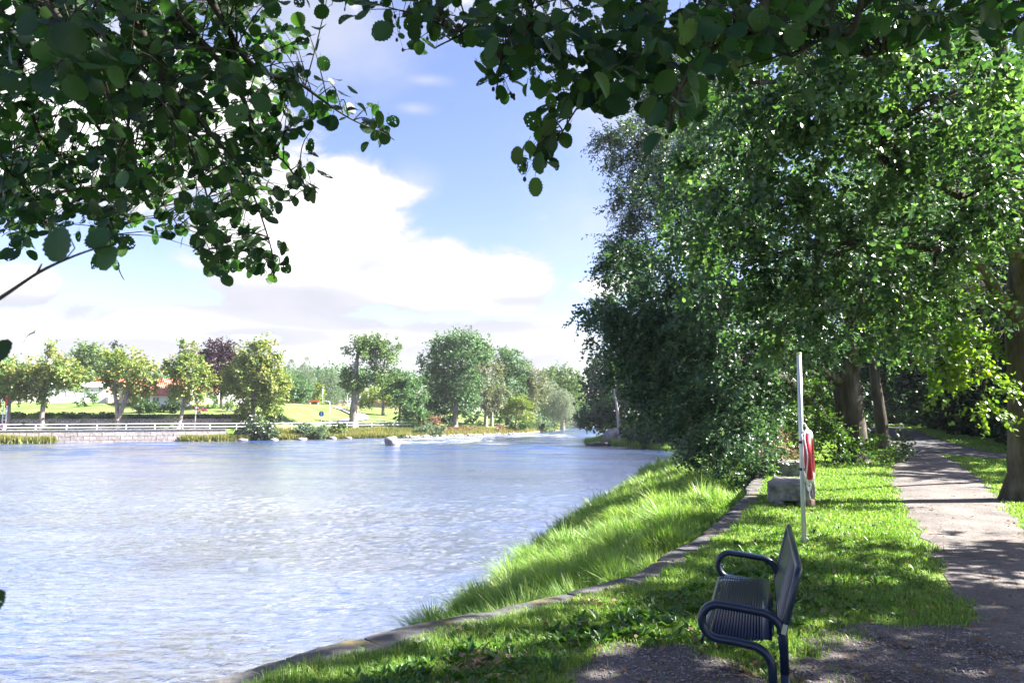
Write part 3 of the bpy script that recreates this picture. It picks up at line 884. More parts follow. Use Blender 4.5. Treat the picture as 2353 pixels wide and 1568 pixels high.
def tree(name, label, cat, trunk, blobs, lmat, leaf, nleaf, tpl=LEAF_MID, bark='bark', group=None, seed=1, limbs=True, sub=3, twig=.6, k=9,
         droop=.25, clump=.35, shell=.45, flat=.7, crown=True, forks=None, flare=1.5, luv=False, attach=.55, crown_name='crown', limb_r=.5, width=None):
    """trunk: list of (point, radius); blobs in world space"""
    rng = np.random.default_rng(seed)
    root = thing(name, label, cat, trunk[0][0], 0, group)
    mb = MB()
    pts = spline([np.append(np.array(p, float), r) for p, r in trunk], 5)
    P = [p[:3] for p in pts]; R = [p[3] for p in pts]
    P = [P[0] - np.array([0, 0, .25])] + P
    R = [R[0] * flare * 1.12] + [R[0] * flare] + R[1:]
    if len(R) > 4: R[2] = R[2] * (1 + (flare - 1) * .45)
    mb.tube(P, R, 14, True, .05)
    tr = mb.build('trunk', M[bark], root, True, True)
    for f in (forks or []):
        m2 = MB(); q = spline([np.append(np.array(p, float), r) for p, r in f], 5)
        m2.tube([p[:3] for p in q], [p[3] for p in q], 10, True, .05)
        m2.build('branch', M[bark], tr, True, True)
    if limbs:
        nP = len(P)
        allforks = [P[int(nP * attach):]] + [[p[:3] for p in spline([np.array(p, float) for p, r in f], 4)] for f in (forks or [])]
        cand = np.concatenate([np.array(a) for a in allforks])
        for c, r, _ in blobs:
            dd = np.linalg.norm(cand - c, axis=1) + .6 * np.abs(cand[:, 2] - (c[2] - .3 * np.linalg.norm(cand[:, :2] - c[:2], axis=1)))
            a = cand[int(np.argmin(dd))]
            rr = max(.012, min(R[-1] * .9, limb_r * .05 * (np.mean(r) + .6)))
            m2 = MB()
            path = limb(m2, a, c, rr, rr * .35, rng, .12)
            for _ in range(sub):
                s = path[rng.integers(3, len(path))]
                e = np.array(c) + rand_dirs(1, rng)[0] * np.array(r) * .85
                limb(m2, s, e, rr * .38, rr * .1, rng, .05, 5, 5)
            m2.build('branch', M[bark], tr, True, True)
    if crown:
        p, A, N, S, tone = crown_leaves(blobs, leaf, nleaf, rng, twig, k, droop, clump, shell, flat)
        leaf_mesh(crown_name, p, A, N, S, tpl, M[lmat], root, rng, luv, False, tone, None if width is None else S * width)
    return root


# ------------------------------------------------------------------ trees on the near right bank
def trunkV(spec):
    """[(vx, vy, d, radius in m)]"""
    return [(at(vx, vy, d), r) for vx, vy, d, r in spec]


g0 = hit(2352, 1150)
d1 = g0[1]
tree('alder_tree', 'rough-trunked alder beside the earth path, leafy boughs arching over the lawn', 'tree',
     [((g0[0], d1, g0[2]), .27)] + trunkV([(2349, 1000, d1, .235), (2345, 850, d1, .22), (2338, 720, d1, .22), (2345, 600, d1 - .3, .19), (2340, 400, d1 - .9, .16), (2300, 150, d1 - 1.6, .13), (2280, -80, d1 - 2, .08)]),
     [Bv(1760, 270, 9.0, 1.0, .8), Bv(1900, 170, 8.2, 1.0, .8), Bv(2050, 330, 9.4, 1.2, .9), Bv(2200, 210, 8.5, 1.1, .8), Bv(2290, 420, 10.5, 1.1, .9),
      Bv(1820, 460, 10, 1.1, .8), Bv(1990, 560, 10.2, 1.1, .8), Bv(2150, 590, 11, 1.0, .8), Bv(1720, 610, 11, 1.0, .7), Bv(1880, 700, 10.8, .9, .5),
      Bv(1680, 400, 11, 1.0, .8), Bv(2040, 720, 11, .9, .45), Bv(1650, 200, 10.5, 1.0, .8), Bv(1800, 90, 9.5, 1.2, .8), Bv(1630, 520, 12, .9, .8),
      Bv(2010, 70, 7.5, .9, .6), Bv(2200, 720, 11.2, .6, .4), Bv(1790, 770, 11.6, .7, .35), Bv(1930, 790, 11.8, .5, .22), Bv(2290, 150, 10.3, .9, .7), Bv(2330, 270, 10.6, .8, .7), Bv(2180, 90, 9.8, .9, .7),
      ((11.6, 12.2, 6.4), (1.5, 1.3, 1.1), .5), ((12.4, 10.4, 7.2), (1.5, 1.2, 1.0), .4), ((11.0, 9.0, 7.6), (1.2, 1.0, .8), .35)],
     'lf_alder', .09, 46000, LEAF_MID, seed=21, sub=9, twig=.42, k=9, droop=.35, clump=.16, shell=.5,
     forks=[trunkV([(2338, 720, d1, .15), (2300, 690, d1 - .2, .11), (2255, 620, d1 - .6, .09), (2180, 580, d1 - 1.2, .07), (2050, 560, d1 - 1.9, .045), (1900, 560, d1 - 2.2, .025)]),
            trunkV([(2345, 600, d1 - .3, .12), (2250, 480, d1 - 1.4, .08), (2100, 400, d1 - 2.6, .05), (1950, 330, d1 - 3.4, .03)]),
            trunkV([(2300, 150, d1 - 1.6, .09), (2150, 150, d1 - 3, .06), (1950, 140, d1 - 4, .035), (1780, 190, d1 - 3.8, .02)])])

# the sunlit spray that hangs over the path
tree('young_alder', 'young alder behind the path-side trunk with a sunlit yellow-green spray hanging over the path', 'tree',
     trunkV([(2420, 1080, 16, .09), (2400, 900, 15.4, .08), (2380, 750, 14.6, .065), (2330, 700, 13.9, .05)]),
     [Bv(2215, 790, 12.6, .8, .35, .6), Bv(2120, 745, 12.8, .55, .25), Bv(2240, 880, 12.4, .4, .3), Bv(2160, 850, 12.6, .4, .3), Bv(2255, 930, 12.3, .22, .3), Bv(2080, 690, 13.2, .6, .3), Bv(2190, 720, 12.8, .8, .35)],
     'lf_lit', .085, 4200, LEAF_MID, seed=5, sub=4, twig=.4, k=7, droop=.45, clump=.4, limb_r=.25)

gm = hit(1958, 1062)
dm = gm[1]
tree('riverside_alder', 'big riverside alder with thick furrowed trunk and a cut limb stub', 'tree',
     [((gm[0], dm, gm[2]), .42)] + trunkV([(1957, 1000, dm, .40), (1950, 930, dm, .39), (1945, 870, dm, .37), (1950, 800, dm, .30), (1965, 700, dm, .24), (1960, 560, dm, .18), (1940, 420, dm, .1)]),
     [Bv(1650, 470, 19, 1.6, 1.3), Bv(1760, 620, 18.5, 1.5, 1.0), Bv(1660, 720, 18, 1.4, .9), Bv(1800, 780, 18, 1.3, .6), Bv(1900, 650, 19.5, 1.6, 1.2), Bv(2020, 700, 21, 1.6, 1.1),
      Bv(1870, 480, 19.5, 1.8, 1.5), Bv(2030, 520, 21, 1.7, 1.4), Bv(1560, 640, 20, 1.3, 1.0), Bv(1700, 850, 17.5, .9, .5), Bv(1960, 790, 19.5, 1.0, .35), Bv(2070, 800, 21, .9, .4), Bv(1560, 420, 20.5, 1.4, 1.1), Bv(1640, 300, 20.5, 1.4, 1.1)],
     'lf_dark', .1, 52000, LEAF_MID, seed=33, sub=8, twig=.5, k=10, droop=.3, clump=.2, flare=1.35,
     forks=[trunkV([(1930, 880, dm, .18), (1880, 845, dm - .5, .14), (1800, 800, dm - 1.3, .1), (1700, 740, dm - 2, .06), (1600, 680, dm - 1.6, .03)]),
            trunkV([(1962, 860, dm - .25, .10), (1975, 835, dm - .4, .085)])])

gl = hit(1925, 1050)
tree('leaning_alder', 'dark-leaved alder leaning low across the river bank in front of the water', 'tree',
     [((gl[0] - .3, gl[1] + 2.2, gl[2]), .24)] + trunkV([(1885, 960, gl[1] + 2, .2), (1845, 905, gl[1] + 1.6, .17), (1790, 868, gl[1] + 1.2, .15), (1720, 840, gl[1] + .8, .11), (1600, 780, gl[1] + .4, .08), (1480, 740, gl[1] + .2, .05)]),
     [Bv(1480, 730, 21, 1.5, .75), Bv(1390, 720, 21.2, .9, .3), Bv(1560, 800, 20.5, 1.4, .9), Bv(1470, 830, 21.5, 1.1, .75), Bv(1640, 880, 19.5, 1.3, .8), Bv(1540, 920, 21, 1.2, .8),
      Bv(1450, 620, 22, 1.1, .8), Bv(1720, 930, 19, 1.0, .7), Bv(1600, 980, 19.5, .8, .5), Bv(1430, 770, 21.3, .9, .4), Bv(1560, 700, 21, 1.4, .8), Bv(1345, 725, 21.2, .4, .15), Bv(1420, 880, 22.5, .5, .35)],
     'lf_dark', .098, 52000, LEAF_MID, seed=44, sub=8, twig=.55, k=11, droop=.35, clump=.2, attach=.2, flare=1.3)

gw = hit(1760, 1000)
tree('tall_willow', 'tall feathery willow rising above the dark alders at the water edge', 'tree',
     [(np.array([at(1690, 1000, 27)[0], 27, Hs(at(1690, 1000, 27)[0], 27)]), .3)] + trunkV([(1660, 800, 27, .26), (1620, 600, 26.5, .2), (1580, 420, 26, .14), (1560, 300, 26, .08)]),
     [Bv(1460, 330, 25, 1.4, 1.1), Bv(1410, 320, 25, .6, .5), Bv(1480, 470, 25, 1.3, 1.0), Bv(1450, 570, 25.5, 1.0, .9), Bv(1560, 260, 26, 1.6, 1.3), Bv(1620, 150, 26.5, 1.6, 1.4), Bv(1560, 400, 25.5, 1.5, 1.3), Bv(1640, 520, 26, 1.6, 1.4), Bv(1700, 300, 27, 2.0, 1.8), Bv(1500, 180, 26, .9, .8),
      Bv(1430, 440, 25, .5, .35), Bv(1420, 545, 25.3, .5, .3)],
     'lf_willow', .14, 62000, LEAF_SLIM, seed=55, sub=6, twig=.75, k=12, droop=.2, clump=.22)

# stem behind the riverside alder
g3 = hit(2012, 1040)
tree('slender_alder', 'slender dark-stemmed alder just behind the thick furrowed trunk', 'tree',
     [((at(2031, 1030, g3[1] + 1.5)[0], g3[1] + 1.5, g3[2]), .25)] + trunkV([(2020, 940, g3[1] + 1.5, .2), (2007, 830, g3[1] + 1.5, .17), (2010, 650, g3[1] + 1.5, .13), (2040, 450, g3[1] + 1.5, .08)]),
     [Bv(2080, 560, g3[1] + 2, 1.9, 1.6), Bv(2160, 400, g3[1] + 2, 2, 1.8), Bv(1960, 350, g3[1] + 1.5, 2, 1.8), Bv(2110, 720, g3[1] + 1.5, 1.3, .7), Bv(2230, 560, g3[1] + 2, 1.5, 1.3)],
     'lf_alder', .13, 22000, LEAF_MID, seed=66, sub=5, twig=.7, k=9)


def shrub(name, label, blobs, lmat, leaf, nleaf, seed, tpl=LEAF_MID, stems=7, base=None, group=None, cat='shrub', bark='twig', **kw):
    rng = np.random.default_rng(seed)
    c0 = np.mean([b[0] for b in blobs], 0)
    if base is None: base = (c0[0], c0[1], Hs(c0[0], c0[1]))
    root = thing(name, label, cat, base, 0, group)
    mb = MB()
    for c, r, _ in blobs:
        for q in range(max(2, stems // len(blobs))):
            e = np.array(c) + rand_dirs(1, rng)[0] * np.array(r) * .75
            limb(mb, np.array(base) + np.array([rng.normal() * .12, rng.normal() * .12, -.05]), e, .02 + .008 * np.mean(r), .005, rng, .1, 5, 6)
    mb.build('stems', M[bark], root, True, True)
    p, A, N, S, tone = crown_leaves(blobs, leaf, nleaf, rng, **{**dict(twig=.4, k=8, droop=.15, clump=.35, shell=.4), **kw})
    leaf_mesh('foliage', p, A, N, S, tpl, M[lmat], root, rng, rnd=tone)
    return root


shrub('shrub', 'dense leafy shrub growing round the foot of the thick furrowed trunk', [Bv(1930, 1030, dm - .9, .65, .55), Bv(1880, 1000, dm - .3, .55, .8), Bv(1985, 1050, dm - .7, .45, .35), Bv(1900, 960, dm, .5, .6), Bv(2035, 1040, dm + .4, .45, .4)], 'lf_shrub', .085, 3000, 71)
shrub('shrub', 'low tangled bank shrub hanging over the tall grass beyond the stone wall', [Bv(1700, 1010, 17.5, .9, .7), Bv(1640, 1030, 18.5, .7, .6), Bv(1740, 1060, 17, .6, .4), Bv(1680, 1080, 17, .6, .3), Bv(1620, 1060, 19, .45, .5)], 'lf_dark', .075, 6500, 72)
shrub('shrub', 'sunlit shrub filling the gap between the leaning alder and the granite blocks', [Bv(1800, 980, 23, 1.1, .9), Bv(1850, 930, 24, 1.2, 1.1), Bv(1770, 900, 25, 1.2, 1.2), Bv(1830, 1020, 21.5, .6, .45), Bv(1870, 860, 25, 1.0, .9)], 'lf_shrub', .1, 7000, 73)
shrub('withered_branch', 'withered brown leafy branch lying by the granite blocks', [Bv(1800, 1030, 17.2, .22, .25), Bv(1782, 1055, 17, .22, .15)], 'lf_brown', .06, 420, 74, cat='branch')
shrub('shrub', 'leafy bush at the foot of the slender dark stem by the path', [Bv(2030, 1055, dm + .2, .3, .22), Bv(2045, 1020, dm + 2.2, .5, .5)], 'lf_shrub', .08, 900, 75)
shrub('shrub', 'dark bush on the bank behind the slender stem left of the asphalt path', [Bv(1960, 930, 31, 2.2, 1.4), Bv(1880, 860, 34, 2.5, 2.2), Bv(2000, 850, 36, 2.4, 2.5)], 'lf_wood', .16, 6000, 76, twig=.7)

# ------------------------------------------------------------------ shady wood along the right of the asphalt path
wood = [(2130, 700, 40, 3.0), (2230, 640, 36, 3.0), (2340, 700, 33, 2.8), (2060, 760, 52, 3.4), (2150, 480, 44, 4.2), (2290, 420, 40, 4.2), (2420, 600, 36, 3.6), (2020, 620, 60, 5), (2400, 350, 44, 5)]
WL = ['tall shaded wood tree right of the asphalt path, nearest the slender stem', 'shaded wood tree hung over the asphalt path behind the sunlit spray',
      'dark wood tree behind the path-side trunk', 'far wood tree where the asphalt path disappears', 'tall wood tree towering above the middle of the wood edge',
      'tall wood tree high behind the path-side alder crown', 'dark wood tree half hidden behind the path-side trunk', 'remote wood tree seen between the two riverside stems', 'backmost wood tree over the frame-side alder']
for i, (vx, vy, d, r) in enumerate(wood):
    c = at(vx, vy, d)
    b = (c[0] + .4, c[1], Hs(c[0], c[1]))
    rng = np.random.default_rng(100 + i)
    bl = [((c[0] + rng.normal() * r * .5, c[1] + rng.normal() * r * .4, c[2] + rng.normal() * r * .45), (r * .62, r * .62, r * .5), 1) for _ in range(6)]
    bl += [((c[0] + rng.normal() * r * .6, c[1] - r * .3, max(b[2] + 1.3, c[2] - r * rng.uniform(.8, 1.6))), (r * .5, r * .5, r * .4), .8) for _ in range(3)]
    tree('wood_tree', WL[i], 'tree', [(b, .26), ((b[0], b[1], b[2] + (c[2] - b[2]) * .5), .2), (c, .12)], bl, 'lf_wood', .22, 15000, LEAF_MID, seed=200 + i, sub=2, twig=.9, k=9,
         group='trees of the shady wood', clump=.4, limb_r=.5)


for _i, (_vx, _vy, _d, _r, _lb) in enumerate(((1990, 935, 54, 2.6, 'dark bush left of where the asphalt path vanishes'), (2050, 930, 62, 3.2, 'dark thicket straight behind the vanishing end of the asphalt path'), (2110, 935, 50, 2.6, 'dark bush above the grass verge near the far end of the asphalt path'),
        (2170, 945, 43, 2.3, 'dark bush on the wood edge halfway along the asphalt path'), (2240, 960, 37, 2.2, 'dark bush under the sunlit spray on the wood edge'), (2310, 980, 33, 2.0, 'dark bush on the wood edge just left of the path-side trunk'), (2390, 960, 33, 2.6, 'dark bush on the wood edge behind the path-side trunk'))):
    shrub('wood_shrub', _lb, [Bv(_vx, _vy, _d, _r, _r * .75), Bv(_vx + 30, _vy - 45, _d + 1.5, _r, _r * .8), Bv(_vx - 30, _vy + 15, _d, _r * .7, _r * .5)], 'lf_wood', .2, 7000, 600 + _i, twig=.7, group='bushes along the edge of the shady wood')


tree('wood_tree', 'leafy wood tree at the wood edge, to the right of and behind the path-side trunk', 'tree', [((21.5, 22.5, Hs(21.5, 22.5)), .3), ((21.3, 22.5, 4), .24), ((21, 22.3, 8), .12)],
     [((x, y, z), (r, r, r * .8), 1) for x, y, z, r in ((18.6, 20.5, 5.0, 1.9), (20, 23, 4.6, 2.2), (22.5, 20.5, 6.2, 2.2), (21, 25.5, 5.5, 2.2), (23.5, 23.5, 7.8, 2.4), (19.5, 18.2, 6.0, 1.7), (24.5, 26.5, 6, 2.3), (20.5, 16.5, 7.2, 1.6))],
     'lf_wood', .2, 14000, LEAF_MID, seed=260, sub=2, twig=.8, k=9, group='trees of the shady wood', clump=.3)


def undergrowth():
    rng = np.random.default_rng(9)
    C = []
    for i in range(2400):
        t = rng.random()
        k = t * (len(AC) - 1); a = AC[int(k)]; b = AC[min(int(k) + 1, len(AC) - 1)]
        dv = b[:2] - a[:2]; dv = dv / (np.linalg.norm(dv) + 1e-9)
        nrm = np.array([-dv[1], dv[0]])
        if nrm[0] + .4 * nrm[1] < 0: nrm = -nrm
        s = 3.4 + abs(rng.normal()) * 3.2
        p = a[:2] + nrm * s
        h = min(4.5, .5 * (s - 2.6) + rng.random() * 1.2)
        C.append((p[0], p[1], Hs(*p) + h * rng.random() ** .7, h))
    C = np.array(C)
    n = len(C)
    D = unit(rng.normal(size=(n * 6, 3)) + np.array([0, 0, .35]))
    cc = np.repeat(C[:, :3], 6, 0) + .3 * rng.normal(size=(n * 6, 3))
    P, A, N, S = sprays(cc, D, .7 * rng.uniform(.5, 1.3, n * 6), 7, .17, .3, rng)
    leaf_mesh('undergrowth', P, A, N, S, LEAF_MID, M['lf_wood'], None, rng, kind='stuff')
    tag(bpy.data.objects['undergrowth'], 'dark green undergrowth under the wood beside the asphalt path', 'undergrowth')


undergrowth()

# ------------------------------------------------------------------ retaining wall with coping stones
def near_wall():
    rng = np.random.default_rng(12)
    seg = W[(W[:, 1] > -3) & (W[:, 1] < 40)]
    pts = np.concatenate([[(-8.5, -2.3)], W[1:13]])
    cum = np.concatenate([[0], np.cumsum(np.hypot(*np.diff(pts, axis=0).T))])
    root = thing('retaining_wall', 'low granite retaining wall with mossy flat coping stones along the river lawn', 'wall', (pts[1][0], pts[1][1], 0))
    P = lambda s: np.array([np.interp(s, cum, pts[:, 0]), np.interp(s, cum, pts[:, 1])])
    # body of the wall under the copings
    fr = MB(); vs = []; n = 120
    ss = np.linspace(0, cum[-1], n)
    for s in ss:
        p = P(s); q = P(min(s + .05, cum[-1])) - P(max(s - .05, 0)); q /= np.linalg.norm(q); nr = np.array([-q[1], q[0]])
        o = p + nr * .03; i_ = p - nr * .30
        zt = Hs(*(p - nr * .5)) - .10
        vs += [(o[0], o[1], -2.6), (o[0], o[1], zt), (i_[0], i_[1], zt), (i_[0], i_[1], -2.6)]
    fs = []
    for k in range(n - 1):
        a = k * 4
        for j in range(4):
            fs.append((a + j, a + (j + 1) % 4, a + 4 + (j + 1) % 4, a + 4 + j))
    fr.add(vs, fs).build('wall_face', M['rubble'], root, False, True)
    mossy = M['coping']
    s = 0.0
    while s < cum[-1] - .4:
        L = rng.uniform(.45, 1.15)
        a, b = P(s + .004), P(min(s + L - .004, cum[-1]))
        d = b - a; ln = np.linalg.norm(d); d /= ln; nr = np.array([-d[1], d[0]])
        w0 = rng.uniform(.0, .06); w1 = rng.uniform(.24, .33)
        zt = Hs(*((a + b) / 2 - nr * .6)) + .006 + rng.normal() * .006
        nx, ny = 14, 5
        vs = []; fs = []
        for lay in range(2):
            for i in range(nx + 1):
                for j in range(ny + 1):
                    u, v = i / nx, j / ny
                    off = w0 - (w0 + w1) * v
                    e = .03 * float(vnoise(s * 3 + u * 6, v * 5 + lay, 1, 1)) if j in (0, ny) else 0
                    p = a + d * (ln * u) + nr * (off + e)
                    edge = (i in (0, nx)) or (j in (0, ny))
                    z = zt + .010 * float(vnoise(p[0] * 5, p[1] * 5, 1, 2)) - (.014 if edge else 0)
                    vs.append((p[0], p[1], z if lay == 0 else zt - .14))
        st = (nx + 1) * (ny + 1)
        for i in range(nx):
            for j in range(ny):
                q = i * (ny + 1) + j
                fs.append((q, q + ny + 1, q + ny + 2, q + 1)); fs.append((st + q, st + q + 1, st + q + ny + 2, st + q + ny + 1))
        for i in range(nx):
            for j in (0, ny):
                q = i * (ny + 1) + j
                f = (q, st + q, st + q + ny + 1, q + ny + 1)
                fs.append(f if j == ny else f[::-1])
        for j in range(ny):
            for i in (0, nx):
                q = i * (ny + 1) + j
                f = (q, q + 1, st + q + 1, st + q)
                fs.append(f if i == nx else f[::-1])
        MB().add(vs, fs).build('coping_stone', mossy, root, False, True)
        s += L


def mossmat():
    m_, nt, out = nmat('mossy coping stone')
    v = coords(nt)
    n1 = noise(nt, 5, 6, v, .65); n2 = noise(nt, 2.2, 5, v, .65); n3 = noise(nt, 50, 4, v, .7)
    r1 = ramp(nt, [(.04, .04, .043), (.09, .088, .09), (.17, .165, .16)], n1.outputs['Fac'], [.3, .52, .72])
    mk = nt.nodes.new('ShaderNodeMapRange'); mk.interpolation_type = 'SMOOTHSTEP'; nt.links.new(n2.outputs['Fac'], mk.inputs[0]); mk.inputs[1].default_value = .55; mk.inputs[2].default_value = .66; mk.inputs[4].default_value = .8
    mx = nt.nodes.new('ShaderNodeMixRGB'); nt.links.new(mk.outputs[0], mx.inputs[0]); nt.links.new(r1.outputs[0], mx.inputs[1]); mx.inputs[2].default_value = (.16, .13, .045, 1)
    b = nt.nodes.new('ShaderNodeBsdfPrincipled'); b.inputs['Roughness'].default_value = .85; b.inputs['Specular IOR Level'].default_value = .25
    bp = nt.nodes.new('ShaderNodeBump'); bp.inputs['Strength'].default_value = 1; bp.inputs['Distance'].default_value = .02
    nt.links.new(math_n(nt, 'ADD', n1.outputs['Fac'], math_n(nt, 'MULTIPLY', n3.outputs['Fac'], .4)), bp.inputs['Height']); nt.links.new(bp.outputs[0], b.inputs['Normal'])
    nt.links.new(mx.outputs[0], b.inputs['Base Color']); nt.links.new(b.outputs[0], out.inputs[0])
    return m_


M['coping'] = mossmat()
near_wall()

# ------------------------------------------------------------------ grass
def blades(name, x, y, h, wd, rng, mat, lean=.45, label=None, cat='grass', zoff=0., tone=None, comb=0.):
    n = len(x)
    z = H(x, y) + zoff
    th = rng.uniform(0, 2 * math.pi, n)
    wdv = np.stack([np.cos(th), np.sin(th), np.zeros(n)], -1)
    ph = th + math.pi / 2 + .8 * rng.normal(size=n)
    ln = np.abs(rng.normal(size=n)) * lean
    dirv = np.stack([np.cos(ph), np.sin(ph), np.zeros(n)], -1) * ln[:, None]
    if comb:   # neighbouring blades lie over the same way, in swirls
        a_ = 2.2 * vnoise(x, y, 1.1, 4) + 2.6
        dirv = dirv * .55 + comb * np.stack([np.cos(a_), np.sin(a_), np.zeros(n)], -1) * (.35 + .5 * sst(-.6, .6, vnoise(x, y, 3.1, 2)))[:, None]
        ln = np.linalg.norm(dirv, axis=1)
    B = np.stack([x, y, z - .01], -1)
    up = np.array([0, 0, 1.0])
    hh = h[:, None]
    m1 = B + up * hh * .55 + dirv * hh * .3
    tp = B + up * hh * (1 - .25 * np.minimum(ln, 1.5))[:, None] + dirv * hh
    w2 = (wd / 2)[:, None] * wdv
    V = np.stack([B - w2, B + w2, m1 + w2 * .8, m1 - w2 * .8, tp], 1).reshape(-1, 3)
    base = (np.arange(n) * 5)[:, None]
    loops = (base + np.array([0, 1, 2, 3, 3, 2, 4])[None]).ravel()
    starts = ((np.arange(n) * 7)[:, None] + np.array([0, 4])[None]).ravel()
    if tone is None: tone = rng.random(n)
    me = mesh_np(name, V, loops, starts, False, {'rnd': ('FLOAT', np.repeat(tone, 5))})
    o = link(name, me, M[mat])
    return tag(o, label, cat, kind='stuff')


def lawn():
    rng = np.random.default_rng(41)
    X = []; Y = []
    n = 1250000
    y = np.exp(rng.uniform(math.log(2.6), math.log(46), n))
    x = y * rng.uniform(-.8, .92, n) + rng.normal(size=n) * .2
    xw = np.interp(y, W[:, 1], W[:, 0])
    dW = dist_poly(x, y, W[1:14])
    ok = (x > xw) & (dW > .24 + .10 * vnoise(x, y, 3.5, 1))
    pd = pathdist(x, y)
    edge = pd + .16 * vnoise(x, y, 2.2, 2) + .10 * vnoise(x, y, 7, 5) + .05
    ok &= (edge > 0) & (rng.random(n) < sst(-.05, .26, edge) * .97 + .03)
    ad = dist_poly(x, y, AC[:, :2])
    ok &= ad > 1.18
    sm = soilmask(x, y)
    ok &= rng.random(n) < 1 - .988 * sst(-.16, .10, sm)
    dens = .62 + .38 * sst(-.4, .5, vnoise(x, y, 1.1, 6))
    ok &= rng.random(n) < dens
    x, y = x[ok], y[ok]
    n = len(x)
    tuft = sst(.15, .8, vnoise(x, y, 1.6, 3)) + .25 * (dist_poly(x, y, W[1:14]) < .6)
    h = (.032 + .035 * rng.random(n)) * (1 + .75 * tuft) * (1 + .012 * y)
    wd = np.maximum(.0045, .0011 * y) * rng.uniform(.7, 1.4, n)
    tone = np.clip(.45 + .25 * vnoise(x, y, .9, 7) + .33 * rng.normal(size=n), 0, 1)
    blades('lawn_grass', x, y, h, wd, rng, 'gr_lawn', .7, 'short green lawn grass between the stone wall and the path', tone=tone)


lawn()


def tall_grass():
    rng = np.random.default_rng(42)
    n = 700000
    y = np.exp(rng.uniform(math.log(5.6), math.log(62), n))
    xe = np.interp(y, E[:, 1], E[:, 0]); xw = np.interp(y, W[:, 1], W[:, 0])
    x = xe + (xw - xe) * rng.random(n) - .25 * rng.random(n)
    dW = dist_poly(x, y, W[1:14])
    lim = rng.random(n) < np.clip((xw - xe) * 7.0 / y / 3.2, .05, 1)
    cl = vnoise(x, y, 2.4, 2)
    ok = (x < xw) & (dW > .1) & lim & (rng.random(n) < .55 + .45 * sst(-.5, .4, cl)) & ((y < 25) | (np.abs(x - xe) < 4))
    x, y, cl, dW = x[ok], y[ok], cl[ok], dW[ok]
    n = len(x)
    cb = vnoise(x, y, 4.5, 5)
    h = (.24 + .34 * rng.random(n)) * (.75 + .75 * sst(-.3, .8, cl) + .45 * sst(.0, .8, cb)) * (.55 + .45 * sst(.1, 1.0, dW))
    wd = np.maximum(.008, .0013 * y) * rng.uniform(.7, 1.4, n)
    tone = np.clip(.45 + .3 * vnoise(x, y, .7, 1) + .34 * rng.normal(size=n), 0, 1)
    blades('bank_grass', x, y, h, wd, rng, 'gr_tall', .85, comb=.4, label= 'tall bright green grass on the river bank below the wall', tone=tone)


tall_grass()


